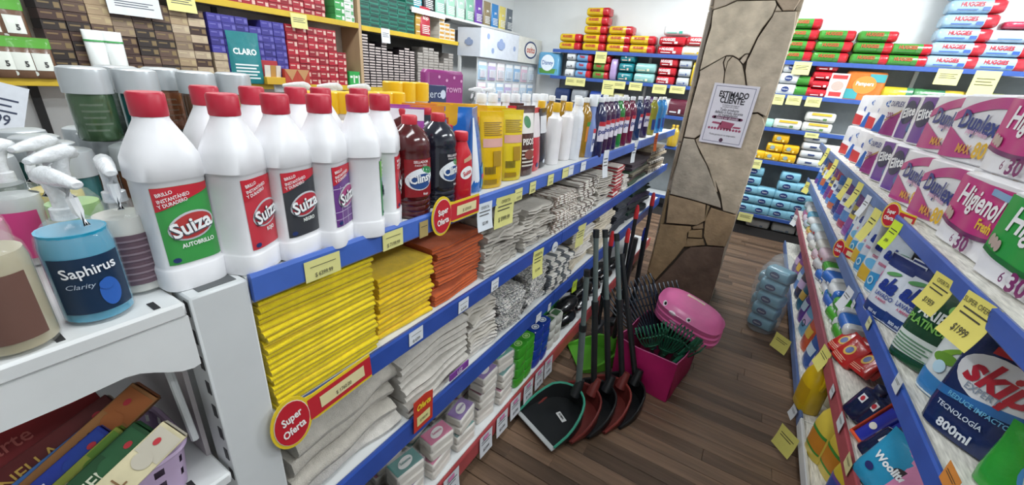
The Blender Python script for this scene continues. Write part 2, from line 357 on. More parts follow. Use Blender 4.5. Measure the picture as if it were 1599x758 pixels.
# ================================================================ product makers: each returns the parts of one thing, front towards -y, base at z 0
HD = plas('e6e6e9', .36)
def cap(r, z0, z1, h, ribs=True, n=22):
    prof = [(r*.97, z0), (r, z0+.002), (r, z1-.003), (r*.9, z1), (r*.5, z1+.0005)]
    V, F = lathe(prof, n)
    if ribs: V = [(x*(1+.02*(i % 2)), y*(1+.02*(i % 2)), z) for i, (x, y, z) in enumerate(V)]
    return M(plas(h, .4), (V, F))
def floor_wax(base, top, logo, word='AUTOBRILLO', grid_h=None):
    k = 1
    secs = [(0, .039, .034, 3.2), (.003, .0425, .037, 3.6), (.036, .0435, .038, 3.6), (.0375, .0425, .037, 3.6), (.041, .041, .0358, 3.6), (.166, .0402, .035, 3.6), (.169, .0412, .0362, 3.6), (.1715, .0435, .038, 3.4), (.198, .043, .0375, 3), (.212, .038, .0345, 2.6), (.234, .0275, .0265, 2.2), (.248, .0205, .0205, 2), (.254, .0195, .0195, 2)]
    f = front(secs); f2 = front(secs, .0016); f3 = front(secs, .0024)
    lab = M(plas(base, .3), drect(f, -.034, .0355, .046, .162, 16, 6))
    red = M(plas(top, .3), dquad(f2, [(-.034, .128), (.034, .152), (.0355, .162), (-.034, .162)], 16, 2))
    e1 = M(plas('c9cdd2', .3), dell(f2, .003, .102, .031, .021, .25))
    e2 = M(plas(logo, .3), dell(f3, .003, .102, .0285, .018, .25))
    f4 = front(secs, .003)
    name = M(plas('54606a', .4), dtxt(f4, 'Suiza', .031, .0015, .1005, rot=.22, bold=.05, sx=.86))
    name2 = M(plas('f4f5f6', .4), dtxt(front(secs, .0038), 'Suiza', .031, .0015, .102, rot=.22, bold=.025, sx=.86))
    sm = M(plas('f0e9ea', .4), dtxt(f3, 'BRILLO', .0072, -.0215, .1535, rot=.2, bold=.02, sx=.85), dtxt(f3, 'INSTANTÁNEO', .0072, -.0115, .1465, rot=.2, bold=.02, sx=.8), dtxt(f3, 'Y DURADERO', .0072, -.0135, .139, rot=.2, bold=.02, sx=.8))
    ks = [T('band', red, T('small_text', sm)), T('logo_oval', e1, T('oval_centre', e2)), T('name', name), T('lettering', name2)]
    if word: ks.append(T('variant_text', M(plas('eef3ee', .4), dtxt(f2, word, .009, .006, .074, rot=.05, bold=.03, sx=.8))))
    ks.append(T('bird_mark', M(plas('27386c', .4), dell(f2, -.025, .053, .005, .004, n=10, nr=1))))
    if grid_h: ks.append(T('tile_lines', M(plas(grid_h, .4), *[drect(f2, -.036, .036, v, v+.001, 10, 1) for v in (.06, .075, .12)], *[drect(f2, u, u+.001, .045, .125, 1, 5) for u in (-.02, 0, .02)])))
    return [T('body', M(HD, loft(secs, 32))), T('cap', cap(.0208, .253, .284, 'b8253b')), T('label', lab, *ks)]
def clinsy(liq, labelc, capc='c02a38'):
    secs = [(0, .044, .044), (.004, .048, .048)]
    for k in range(3): z = .012+.014*k; secs += [(z, .049, .049), (z+.005, .047, .047), (z+.01, .049, .049)]
    secs += [(.06, .0485, .0485), (.15, .0485, .0485), (.156, .047, .047), (.162, .049, .049), (.175, .048, .048), (.19, .044, .044), (.205, .034, .034), (.214, .022, .022), (.22, .0165, .0165)]
    f = front(secs); f2 = front(secs, .0016); f3 = front(secs, .0024); f4 = front(secs, .0032)
    return [T('body', M(gloss(liq), loft(secs, 28))), T('cap', cap(.018, .218, .238, capc)),
            T('label', M(plas(labelc, .3), drect(f, -.036, .036, .055, .145, 14, 4)),
              T('logo_ring', M(plas('e9eef2', .3), dell(f2, 0, .098, .036, .026, .15))), T('logo_oval', M(plas('2c4f8a', .3), dell(f3, .002, .093, .03, .018, .15))), T('leaf', M(plas('2e8a4e', .3), dell(f2, .018, .119, .018, .008, -.3))),
              T('name', M(plas('f4f6f8', .3), dtxt(f4, 'Clinsy', .028, 0, .1, rot=.15, bold=.03, sx=.85))),
              T('small_text', M(plas('f0e8e8', .3), dtxt(f2, 'SELLADOR', .008, 0, .139, bold=.02), dtxt(f2, 'PARA PISO', .007, 0, .131), dtxt(f2, 'Rojo', .008, .012, .062, bold=.02))))]
def small_wax(h='c5202f'):
    secs = [(0, .031, .024, 3), (.004, .033, .026, 3), (.1, .033, .026, 3), (.13, .031, .025, 2.6), (.15, .022, .02, 2.2), (.165, .0165, .0165), (.17, .016, .016)]
    f = front(secs); f2 = front(secs, .0016)
    return [T('body', M(plas(h, .25, .4), loft(secs, 24))), T('cap', cap(.0185, .169, .192, h)),
            T('logo_oval', M(plas('f0f0f0', .3), dell(f, 0, .085, .023, .017, .3)), T('name', M(plas('c5202f', .3), dtxt(f2, 'Suiza', .018, 0, .085, rot=.3, bold=.02, sx=.85)))), T('shine_mark', M(plas('c9a083', .3), dquad(f, [(-.012, .112), (.02, .12), (.02, .135), (-.012, .122)], 4, 2)))]
def bottle(h, r, body, capc, ry=None, p=2, neck=.4, shoulder=.72, caph=.025, label=None, lz=(.2, .6), text=None, tcol='ffffff', capr=None, mt=None, waist=0, lw=.8, tsize=.45, band=None):
    ry = ry or r; hb = h-caph
    secs = [(0, r*.93, ry*.93, p), (.004, r, ry, p), (hb*.3, r*(1-waist*.5), ry*(1-waist*.5), p), (hb*.5, r*(1-waist), ry*(1-waist), p), (hb*shoulder, r, ry, p), (hb*(shoulder+.08), r*.95, ry*.95, p), (hb*(shoulder+(1-shoulder)*.6), r*.62, ry*.66, 2), (hb*.97, r*neck, r*neck, 2), (hb, r*neck, r*neck, 2)]
    f = front(secs); f2 = front(secs, .0018)
    o = [T('body', M(mt or plas(body, .3), loft(secs, 20)))]
    o.append(T('cap', cap(capr or r*neck*1.12, hb-.001, h, capc, n=16)))
    if label:
        ks = []
        if text: ks.append(T('name', M(plas(tcol, .4), dtxt(f2, text, r*2*tsize, 0, (lz[0]+lz[1])/2*hb, bold=.03, sx=.8))))
        if band: ks.append(T('band', M(plas(band, .3), drect(f2, -r*lw, r*lw, lz[1]*hb-.02, lz[1]*hb, 8, 1))))
        o.append(T('label', M(plas(label, .3), drect(f, -r*lw, r*lw, lz[0]*hb, lz[1]*hb, 10, 4)), *ks))
    return o
def trigger_geo():
    k = .8
    body = skin([[(x, y*.5, z) for x, y, z in ((cx, w*math.cos(t), cz+hh*math.sin(t)) for t in [2*math.pi*i/12 for i in range(12)])] for cx, cz, w, hh in ((-.056, .06, .014, .004), (-.052, .06, .018, .007), (-.034, .062, .02, .009), (-.01, .063, .024, .013), (.018, .064, .026, .015), (.034, .061, .022, .012), (.041, .058, .012, .006))])
    neck = loft([(0, .0165, .0165), (.017, .016, .016), (.019, .011, .011), (.034, .011, .01, 2.6), (.056, .016, .0105, 2.6, .006)], 14)
    lever = tube([(-.022, 0, .052), (-.03, 0, .036), (-.035, 0, .016), (-.046, 0, -.004)], [.0075, .0075, .007, .0045], 8)
    return xf(join(body, neck), s=k), xf(lever, s=k)
def spray(h, r, liq, label, text=None, tcol='f4f6fa', headc='eef1f4', level=.8, sub=None, clear='e4ecee', turn=0, leverc=None):
    secs = [(0, r*.93, r*.93), (.005, r, r), (h*.72, r, r), (h*.82, r*.94, r*.94), (h*.92, r*.66, r*.66), (h*.98, r*.36, r*.36), (h, .013, .013)]
    f = front(secs, .0012); f2 = front(secs, .002); f3 = front(secs, .0028); g, lv = trigger_geo(); rot = (0, 0, turn)
    inner = [(a, b*.955, c*.955) for a, b, c in secs if a < h*level]+[(h*level, r*.9, r*.9)]; inner[0] = (.003, r*.9, r*.9)
    ks = []
    if text: ks.append(T('name', M(plas(tcol, .4), dtxt(f2, text, r*.52, 0, h*.54, rot=.1, bold=.015, sx=.8))))
    if sub: ks += [T('subtitle', M(plas('b9c6d6', .4), dtxt(f2, sub, r*.26, -r*.35, h*.4, shear=.3))), T('picture', M(plas('2f63b8', .4), dell(f2, r*.35, h*.3, r*.28, h*.14), dell(f3, r*.3, h*.38, r*.2, h*.05)))]
    return [T('bottle', M(clearp(clear, .14), loft(secs, 24))), T('liquid', M(gloss(liq), loft(inner, 20))),
            T('label', M(plas(label, .35), drect(f, -r*.86, r*.86, h*.12, h*.66, 12, 4)), *ks),
            T('spray_head', M(mat(headc, .25, coat=.4, alpha=.8, bump=.5, bs=60), xf(g, (0, 0, h-.006), rot)), T('trigger', M(plas(leverc or headc, .3), xf(lv, (0, 0, h-.006), rot))))]
def pouch(w, h, d, body, marks=(), seal=None, spout=None, mt=None, bow=0.0):
    """stand-up pouch; marks are (part name, colour, geometry maker taking surface fn)"""
    secs = [(0, w*.46, d*.42, 2.6), (.006, w*.485, d*.5, 2.6), (h*.2, w*.5, d*.5, 2.4), (h*.45, w*.49, d*.4, 2.2, 0, bow*.3), (h*.7, w*.48, d*.26, 2.1, 0, bow*.7), (h*.9, w*.485, d*.08, 2.1, 0, bow), (h*.93, w*.49, .0022, 2.1, 0, bow), (h, w*.495, .0018, 2.1, 0, bow)]
    o = [T('body', M(mt or foil(body), loft(secs, 24)))]
    for i, (nm, col, fn) in enumerate(marks):
        f = front(secs, .001+.0007*i); g = fn(f, w, h); o.append(T(nm, M(plas(col, .3, .3), *(g if isinstance(g, list) else [g]))))
    if seal: o.append(T('seal', M(plas(seal, .35), loft([(h*.935, w*.493, .003, 2.1, 0, bow), (h+.001, w*.498, .0026, 2.1, 0, bow)], 24))))
    if spout: o.append(T('spout', M(plas(spout, .35), lathe([(.009, h-.004), (.009, h+.012), (.012, h+.012), (.012, h+.03), (.008, h+.032)], 14))))
    return o
# marks
def mtext(t, size, u, v, rot=0, bold=.03, shear=0, sx=.85): return lambda f, w, h: dtxt(f, t, size*w, u*w, v*h, rot, bold, shear, sx)
def mrect(u0, u1, v0, v1): return lambda f, w, h: drect(f, u0*w, u1*w, v0*h, v1*h, 10, 4)
def mell(u, v, ru, rv, rot=0, r0=0): return lambda f, w, h: dell(f, u*w, v*h, ru*w, rv*h, rot, r0=r0)
def mquad(*q): return lambda f, w, h: dquad(f, [(a*w, b*h) for a, b in q], 30, 5)
def mlines(n, u0, u1, v0, v1): return lambda f, w, h: [drect(f, u0*w, u1*w*(1-.25*(k % 2)), (v0+(v1-v0)*k/n)*h, (v0+(v1-v0)*(k+.45)/n)*h, 6, 1) for k in range(n)]
def mbars(u0, u1, v0, v1, n=9): return lambda f, w, h: [drect(f, (u0+(u1-u0)*k/n)*w, (u0+(u1-u0)*(k+.55)/n)*w, v0*h, v1*h, 1, 1) for k in range(n)]
def mcurve(u0, u1, lo, hi):
    q = lambda c, t: c[0]*(1-t)**2+2*c[1]*t*(1-t)+c[2]*t*t
    return lambda f, w, h: grid(lambda a, b: f((u0+(u1-u0)*a)*w, (q(lo, a)*(1-b)+q(hi, a)*b)*h), 54, 5)
# ---- folded cloth
def fold_geo(w, d, h, wav=.003, lips=2, n=12, seed=0, fray=0):
    rn = random.Random(seed); R_ = []
    ph = [rn.uniform(0, 6.3) for _ in range(6)]
    if lips == 2: prof = [(d, 0), (h*.6, 0), (h*.12, h*.08), (0, h*.25), (h*.12, h*.44), (h*.3, h*.5), (h*.1, h*.56), (0, h*.76), (h*.14, h*.94), (h*.6, h), (d, h)]
    else: prof = [(d, 0), (h*.5, 0), (h*.14, h*.14), (0, h*.5), (h*.14, h*.86), (h*.5, h), (d, h)]
    for i in range(n+1):
        x = -w/2+w*i/n; t = i/n; e = 1-.12*(abs(2*t-1)**8)
        a = wav*math.sin(t*3.2+ph[0])+wav*.35*math.sin(t*9+ph[1]); b = wav*1.5*math.sin(t*2.6+ph[2])+wav*.45*math.sin(t*11+ph[3])
        ff = rn.uniform(-fray, fray)
        R_.append([(x+rn.uniform(-fray, fray)*.5, yy+(b+ff if yy < d else 0), max(0, min(h, zz*e+(a*.5 if 0 < zz < h else 0)+(a if zz >= h*.8 else 0)))) for yy, zz in prof])
    return skin(R_, True)
def cloth_stack(name, label, cat, group, m, loc, rz, w, d, h, n, wav=.003, lips=2, seed=0, var=4, jit=.006, shrink=0, fray=0, where='from the bottom'):
    """a pile: n folded cloths, each a thing"""
    mes = [M(m if not isinstance(m, list) else m[k % len(m)], fold_geo(w, d, h*.97, wav, lips, seed=seed+k, fray=fray), sharp=60) for k in range(var)]
    rn = random.Random(seed); ca, sa = math.cos(math.radians(rz)), math.sin(math.radians(rz))
    for k in range(n):
        jx, jy = rn.uniform(-jit, jit), rn.uniform(0, jit*1.6)+shrink*k
        o = place([T(name, mes[(k+rn.randrange(2)) % var])], name, label.replace('#', ORD[k] if k < n-1 else 'topmost') if '#' in label else label, cat, (loc[0]+jx*ca-jy*sa, loc[1]+jx*sa+jy*ca, loc[2]+.0006+h*k), rz+rn.uniform(-1.5, 1.5), group)
# ---- price cards
def card(w, h, col, text=None, head=None, tcol='2d2d2d', curl=0.0, lines=2, tsize=None):
    s = lambda u, v: (u, -curl*((v/h)**2+.5*(u/w))*h-.0012, v)
    V = lambda u, v: (u, -curl*((v/h)**2+.5*(u/w))*h, v)
    back = lambda u, v: (u, -curl*((v/h)**2+.5*(u/w))*h+.0006, v)
    sheet = join(grid(lambda a, b: V((a-.5)*w, -b*h), 4, 5), grid(lambda a, b: back((a-.5)*w, -b*h), 4, 5))
    pr = []
    if head: pr.append(dtxt(s, head, h*.16, 0, -h*.17, sx=.8))
    for k in range(lines): pr.append(drect(s, -w*.36, w*(.36-.1*(k % 2)), -h*(.3+.12*k)-h*.035, -h*(.3+.12*k), 3, 1))
    if text: pr.append(dtxt(s, text, tsize or h*.3, 0, -h*.74, bold=.01, sx=.75))
    return [T('sheet', M(paper(col), sheet, smooth=True)), T('print', M(paper(tcol), *pr))]
def offer_sign(w1='Super', w2='Oferta', price='$ 1200.00', arm=.11):
    f = flat(-.002); f2 = flat(-.003); f3 = flat(-.004)
    disc = prism([(.042*math.cos(t), .055*math.sin(t)) for t in [2*math.pi*i/28 for i in range(28)]], -.002, .0)
    armp = prism([(.02, -.02), (.05, -.03), (.05+arm, -.03), (.05+arm, .03), (.05, .03), (.02, .035)], -.0012, .0008)
    return [T('card', M(plas('e6c832', .35), disc)), T('arm', M(plas('e6c832', .35), armp), T('arm_panel', M(plas('c22b37', .35), drect(flat(-.0014), .036, .05+arm, -.024, .024, 3, 1))), T('price_slip', M(paper('ded2a0'), drect(flat(-.0024), .062, .05+arm*.86, -.013, .014, 2, 1)), T('price', M(paper('4a4335'), dtxt(flat(-.003), price, .013, .056+arm*.43, -.003, sx=.75))))),
            T('ring', M(plas('f3ead8', .35), dell(f, 0, 0, .0365, .0485))), T('disc', M(plas('c22634', .35), dell(f2, 0, 0, .035, .047)), T('lettering', M(plas('f5f2ee', .4), dtxt(f3, w1, .024, 0, .014, rot=.12, bold=.03, sx=.72), dtxt(f3, w2, .024, 0, -.014, rot=.12, bold=.03, sx=.72))))]
# ================================================================ left gondola: white steel shelving with blue price rails
STEEL = mat('cfd2d3', .4, var=.05, vs=6); STEELW = mat('d8dada', .45, var=.05, vs=8)
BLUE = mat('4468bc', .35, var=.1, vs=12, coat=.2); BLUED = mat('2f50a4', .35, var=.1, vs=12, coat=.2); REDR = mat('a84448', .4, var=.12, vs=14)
S1, S2, S3, S4 = 1.205, .9, .585, .165
GX0, GX1, GXE = -1.02, -.65, -1.42           # back panel, aisle edge, far edge
def rail(x, y0, y1, z1, h, m, s=1):           # C-shaped price channel on a shelf's edge
    return M(m, prism([(x-.003*s, z1), (x+.006*s, z1+.003), (x+.009*s, z1-.004), (x+.009*s, z1-h+.004), (x+.006*s, z1-h), (x-.003*s, z1-h+.002)], y0, y1), sharp=20)
parts = [T('back_panel', M(STEELW, cbox(GX0-.012, GX0+.012, .21, 3.9, .1, 1.2))), T('plinth', M(mat('3a3836', .6), cbox(-1.36, -.7, .22, 3.88, 0, .11)))]
for y in (.205, 1.58, 2.73, 3.84):
    kids = []
    if y < .3:
        slot = mat('2b2c2e', .6)
        z = .36
        while z < 1.19: kids.append(T('slot', M(slot, cbox(-.672, -.660, .2042, .206, z, z+.026)))); z += .0508
        kids.append(T('top_channel', M(mat('55585a', .6), cbox(-.705, -.662, .222, .276, 1.2082, 1.209))))
        parts.append(T('post', M(STEEL, cbox(-.715, GX1, .205, .287, 0, 1.208, .003)), *kids))
    parts.append(T('post', M(STEEL, cbox(GX0-.03, GX0+.03, y, y+.06, 0, 1.24, .002))))
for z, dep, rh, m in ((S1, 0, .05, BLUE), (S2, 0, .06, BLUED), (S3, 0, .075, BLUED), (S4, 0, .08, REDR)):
    for y0, y1 in ((.29, 1.6), (1.602, 2.75), (2.752, 3.9)):
        x1 = GX1-.008
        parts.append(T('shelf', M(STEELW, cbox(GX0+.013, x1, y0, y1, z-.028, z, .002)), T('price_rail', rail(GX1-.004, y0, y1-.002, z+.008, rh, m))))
for z in (S1+.015, .8, .45, .15):
    parts.append(T('shelf', M(STEELW, cbox(GXE, GX0-.013, .21, 3.9, z-.028, z, .002))))
parts.append(T('shelf_end', M(STEELW, cbox(-1.01, -.66, .2885, .2995, S1-.05, S1+.003, .002))))
place(parts, 'gondola_shelving', 'long white steel gondola with blue price rails left of the aisle', 'shelving')
# ---------------------------------------------------------------- bottle shelf: floor wax in white bottles
def stand(px, py, z, r):                      # a base whose nearest edge shows at this pixel
    p = PZ(px, py, z); d = math.hypot(p[0], p[1]); return (p[0]*(1+r/d), p[1]*(1+r/d), z+.0012)
def behind(px, py, x, z): p = PX(px, py, x); return (x, p[1], z+.0012)
green = floor_wax('3f9a4c', 'c22a38', 'b8403f', 'AUTOBRILLO'); red = floor_wax('c63b47', 'c22a38', 'b8323f', 'ROJO'); black = floor_wax('3b3d42', 'c22a38', 'b8323f', 'NEGRO')
purp = floor_wax('6b3f86', 'c22a38', 'a83e7a', None, 'cfc3dd'); grn2 = floor_wax('3c8f57', '6ab04a', '3c7fae', 'PLASTIFICADOS')
for tpl, px, py, rz, lab in (
    (green, 305, 453, 92, 'white bottle with green Suiza label, nearest and largest at the post'),
    (red, 399, 430, 118, 'white bottle with red label, second in the front row from the post'),
    (black, 464, 407, 100, 'white bottle with black Suiza label in the front row'),
    (purp, 521, 390, 117, 'white bottle with purple tiled label in the front row'),
    (grn2, 572, 374, 150, 'white bottle showing only a sliver of green label'),
    (red, 602, 358, 132, 'white red-capped bottle just left of the dark red liquid bottle')):
    place(tpl, 'floor_wax_bottle', lab, 'bottle', stand(px, py, S1, .038), rz, 'white bottles with red caps')
for tpl, px, py, rz, lab in (
    (red, 322, 158, 95, 'white bottle with red label half hidden behind the green-label one'),
    (red, 396, 164, 100, 'white red-capped bottle behind the red-label front bottle'),
    (black, 464, 164, 100, 'white red-capped bottle behind the black-label front bottle'),
    (purp, 502, 160, 100, 'white red-capped bottle behind the purple-label front bottle'),
    (grn2, 561, 161, 120, 'white red-capped bottle right behind the sliver of green label')):
    place(tpl, 'floor_wax_bottle', lab, 'bottle', behind(px, py, -.835, S1), rz, 'white bottles with red caps')
a, b = clinsy('4a1114', '8e1a22'), clinsy('1b1e2c', '23242c')
for tpl, px, py, rz, lab in ((a, 642, 343, 76, 'dark red liquid bottle with Clinsy oval label in front'), (b, 683, 326, 92, 'black liquid bottle with Clinsy label beside the dark red one')):
    place(tpl, 'sealer_bottle', lab, 'bottle', stand(px, py, S1, .046), rz, 'sealer bottles')
for tpl, px, py, rz, lab in ((a, 628, 187, 80, 'dark red bottle tucked behind the front Clinsy bottle'), (b, 664, 190, 90, 'black bottle tucked behind the front black Clinsy bottle')):
    place(tpl, 'sealer_bottle', lab, 'bottle', behind(px, py, -.83, S1), rz, 'sealer bottles')
tpl = small_wax()
place(tpl, 'small_wax_bottle', 'small red plastic bottle at the front beside the offer sign', 'bottle', stand(717, 318, S1, .028), 84, 'small red bottles')
place(tpl, 'small_wax_bottle', 'small red bottle behind the front small red one', 'bottle', behind(697, 212, -.79, S1), 84, 'small red bottles')
# pouches
py_ = lambda c='e0b400': pouch(.095, .235, .055, c, [('print_panel', 'd6a49a', mrect(-.4, .4, .55, .66)), ('text_lines', '8f6f10', mlines(7, -.36, .36, .7, .88)), ('picture', 'a8851c', mrect(-.05, .3, .3, .5)), ('barcode', '3a3320', mbars(-.36, .05, .2, .3)), ('text_box', '9b7a14', mrect(-.38, .1, .06, .13))])
blue = pouch(.12, .245, .065, '2c6fc0', [('swoosh', 'e8eef4', mquad((-.5, 0), (-.3, 0), (-.36, .9), (-.46, .9))), ('panel', '3aa0d8', mquad((-.25, 0), (.45, 0), (.3, .4), (-.2, .3))), ('pink_band', 'c8388e', mrect(-.2, .45, .16, .22)), ('letter', '1c2f7a', mtext('E', .6, .2, .5))])
brown = pouch(.11, .245, .06, '4a2c22', [('white_panel', 'e6e2dc', mrect(-.3, .4, .62, .9)), ('leaf', '2f7a45', mell(0, .78, .16, .09, .6)), ('name', 'ece6df', mtext('PISOS', .27, .02, .5)), ('small_text', 'd8cfc4', mlines(5, -.3, .35, .15, .42)), ('picture', '8a4a3c', mell(.05, .32, .25, .07))])
redp = pouch(.1, .235, .055, 'c93540', [('white_top', 'e8dfe0', mrect(-.45, .45, .55, .92)), ('mark', '27386c', mell(-.1, .1, .12, .04))])
darkp = pouch(.1, .23, .05, '24252b', [('white_panel', 'd9dadd', mrect(-.4, .4, .6, .88)), ('mark', 'd5dbe4', mell(-.1, .12, .1, .035))])
oran = pouch(.11, .25, .05, 'd9822b', [('panel', 'e8b23a', mrect(-.4, .4, .1, .6)), ('name', 'c23a26', mtext('AUTO', .25, 0, .8))])
lila = pouch(.12, .25, .05, 'a94fa8', [('white_edge', 'efe9ef', mrect(-.48, .48, .86, .98)), ('name', 'efe6f2', mtext('3en1', .28, 0, .74))])
yel = pouch(.12, .25, .05, 'e0a91e', [('name', 'c0392b', mtext('ANTI', .25, 0, .8)), ('drop', '2d2a26', mell(.2, .5, .12, .1))])
for tpl, px, py, dx, rz, lab in (
    (blue, 736, 300, .0, 118, 'blue pouch with white edge at the front beside the small red bottle'), (py_(), 762, 296, .0, 72, 'yellow pouch with barcode, the nearer of two at the front'),
    (py_('dcc21a'), 793, 284, 0, 70, 'yellow pouch with barcode, the farther of two at the front'), (brown, 812, 276, 0, 82, 'dark brown pouch reading PISOS'),
    (redp, 828, 268, 0, 100, 'red pouch with white top next to the brown one'), (darkp, 839, 263, 0, 100, 'black pouch with white panel next to the white bottles')):
    place(tpl, 'refill_pouch', lab, 'pouch', stand(px, py, S1, .035), rz, 'refill pouches on the bottle shelf')
k = 0
for tpl, col, px, py in ((lila, 'purple', 628, 160), (lila, 'purple', 640, 150), (oran, 'orange', 655, 163), (oran, 'orange', 668, 160), (yel, 'yellow', 686, 163), (yel, 'yellow', 700, 163), (blue, 'blue', 712, 165), (yel, 'yellow', 724, 163), (oran, 'orange', 676, 150), (yel, 'yellow', 735, 165), (py_(), 'yellow', 752, 168), (py_('dcc21a'), 'yellow', 775, 167), (py_(), 'yellow', 787, 165), (redp, 'red', 810, 172), (brown, 'brown', 800, 172)):
    place(tpl, 'refill_pouch', col+' pouch in the row behind, '+ORD[k]+' along from the sealer bottles', 'pouch', behind(px, py, -.82-.03*(k % 3), S1), 46+7*(k % 4), 'refill pouches on the bottle shelf', s=.97); k += 1
# bottles further along: (maker, cap px, cap py, height, label)
wy = bottle(.25, .034, 'e9e6e6', 'dfae1c', ry=.026, p=2.6, neck=.42, shoulder=.8, caph=.035)
ww = bottle(.27, .034, 'e6e8ec', 'e9ecef', ry=.028, p=2.4, neck=.5, shoulder=.74, caph=.03, label='dfe3ea', text=None)
amb = bottle(.27, .036, 'a8780e', 'e8e8e4', mt=gloss('9b7416'), label='d9893c', lz=(.3, .66), band='4f8f3a', neck=.36, caph=.02)
lav = bottle(.285, .045, '8d9fd0', 'e8ebf0', mt=gloss('7b8ec2'), ry=.032, p=2.4, label='e4e6ee', lz=(.12, .58), text='poett', tcol='3a4a8a', neck=.42, caph=.05, shoulder=.55, band='c33a48')
def poett(liq): return bottle(.275, .037, liq, 'e7e9ec', mt=gloss(liq), label='dfd9e6', lz=(.3, .66), text='poett', tcol='4a4f8c', neck=.36, caph=.02, waist=.08, band='c2333f')
P = {c: poett(c) for c in ('1f2450', '3a1640', '1f7a30', '6a1238', '14305c', '2b1c4a')}
olive = bottle(.27, .036, '8c8a1e', 'e8e8e4', mt=gloss('8c8a1e'), label='22408c', lz=(.15, .45), neck=.36, caph=.02, waist=.1)
sky = bottle(.27, .036, '2a7fc0', 'e8e8e4', mt=gloss('2a7fc0'), label='22408c', lz=(.15, .45), neck=.36, caph=.02, waist=.1)
n = 0
for tpl, px, py, r, what in (
    (wy, 859, 258, .028, 'white bottle with yellow cap, nearer of the front pair'), (wy, 878, 251, .028, 'white bottle with yellow cap, farther of the front pair'),
    (ww, 893, 250, .028, 'plain white bottle right of the yellow-capped pair'), (amb, 904, 246, .035, 'amber liquid bottle with orange and green label'),
    (lav, 914, 246, .035, 'large lavender blue bottle with white top'),
    (P['1f2450'], 926, 246, .035, 'navy poett bottle, nearest of the poett front row'), (P['3a1640'], 934, 241, .035, 'dark purple poett bottle, second of the poett front row'), (P['3a1640'], 942, 237, .035, 'dark purple poett bottle, third of the poett front row'), (P['2b1c4a'], 949, 234, .035, 'dark violet poett bottle just before the green one'),
    (P['1f7a30'], 957, 230, .035, 'bright green liquid poett bottle'), (P['6a1238'], 966, 228, .035, 'dark magenta poett bottle just after the green one'), (P['6a1238'], 976, 224, .035, 'second dark magenta poett bottle after the green one'), (P['14305c'], 988, 219, .035, 'dark blue poett bottle after the magenta ones'), (P['2b1c4a'], 1000, 215, .035, 'violet poett bottle just before the olive bottle'),
    (olive, 1012, 211, .035, 'olive green liquid bottle with blue label'), (sky, 1021, 208, .035, 'sky blue liquid bottle, nearer of two at the shelf end'), (sky, 1027, 206, .035, 'sky blue liquid bottle, farther of two at the shelf end')):
    place(tpl, 'cleaner_bottle', what, 'bottle', stand(px, py, S1, r), 78+(n*37 % 30), 'cleaner bottles on the bottle shelf'); n += 1
for tpl, px, py, what in ((wy, 845, 172, 'white bottle with yellow cap behind the front pair'), (amb, 862, 155, 'amber bottle behind the yellow-capped pair'), (amb, 880, 158, 'amber bottle behind the plain white bottle'), (P['1f7a30'], 935, 142, 'green bottle behind the front poett row'), (ww, 905, 142, 'white-capped bottle behind the lavender one'),
    (P['1f2450'], 948, 140, 'navy bottle behind the dark violet poett bottle'), (P['6a1238'], 965, 138, 'magenta bottle behind the front magenta pair'), (P['14305c'], 980, 138, 'blue bottle in the back row near the shelf end')):
    place(tpl, 'cleaner_bottle', what, 'bottle', behind(px, py, -.82, S1), 78+(n*37 % 30), 'cleaner bottles on the bottle shelf'); n += 1
for i, (px, py) in enumerate(((752, 152), (770, 150), (790, 145), (805, 155), (822, 152), (838, 150), (850, 148))):
    place(ww, 'cleaner_bottle', 'white capped bottle in the back row, '+ORD[i]+' behind the yellow pouches', 'bottle', behind(px, py, -.9, S1), 80, 'white bottles behind the pouches')
# far side of the gondola: yellow caps, brown jars, white trigger heads, silver-capped cans
ybt = bottle(.24, .036, 'e6e2d8', 'e8b818', ry=.03, p=2.6, neck=.8, shoulder=.72, caph=.06, label='d9a53a')
for i, (px, py) in enumerate(((486, 153), (509, 151), (532, 153), (555, 152), (577, 153), (598, 154), (618, 157))):
    place(ybt, 'yellow_cap_bottle', 'bottle with broad yellow cap, '+ORD[i]+' in the row behind the wax bottles', 'bottle', behind(px, py, -1.1, S1+.0155), -90, 'yellow-capped bottles on the far side')
for i, (px, py) in enumerate(((613, 132), (634, 134), (655, 136))):
    place(ybt, 'yellow_cap_bottle', 'tall bottle with yellow cap, '+ORD[i]+' of three near the purple sign', 'bottle', behind(px, py, -1.2, S1+.0155), -90, 'tall yellow-capped bottles', s=1.12)
jar = [T('body', M(gloss('4a1a16'), loft([(0, .036, .036), (.004, .04, .04), (.14, .04, .04), (.15, .036, .036)], 20))), T('lid', M(mat('3c1c1a', .3), lathe([(.04, .15), (.042, .152), (.042, .17), (.036, .174), (.02, .174)], 22))), T('label', M(paper('cfc6c2'), drect(front([(0, .04, .04), (.15, .04, .04)]), -.03, .03, .04, .1)))]
for i, (px, py) in enumerate(((398, 152), (424, 148), (452, 150))):
    place(jar, 'brown_jar', 'dark brown jar, '+ORD[i]+' from the left behind the wax bottles', 'jar', behind(px, py, -1.12, S1+.0155), 70, 'brown jars on the far side', s=1.15)
spr = spray(.2, .034, 'dfe6e8', 'd7dde2', headc='eceeef')
for i, (px, py) in enumerate(((470, 160), (520, 158), (565, 160), (745, 140), (765, 142))):
    place(spr, 'trigger_spray', 'white trigger spray, '+ORD[i]+' from the left behind the wax bottles', 'spray bottle', behind(px, py, -1.24, S1+.0155), 60, 'trigger sprays on the far side')
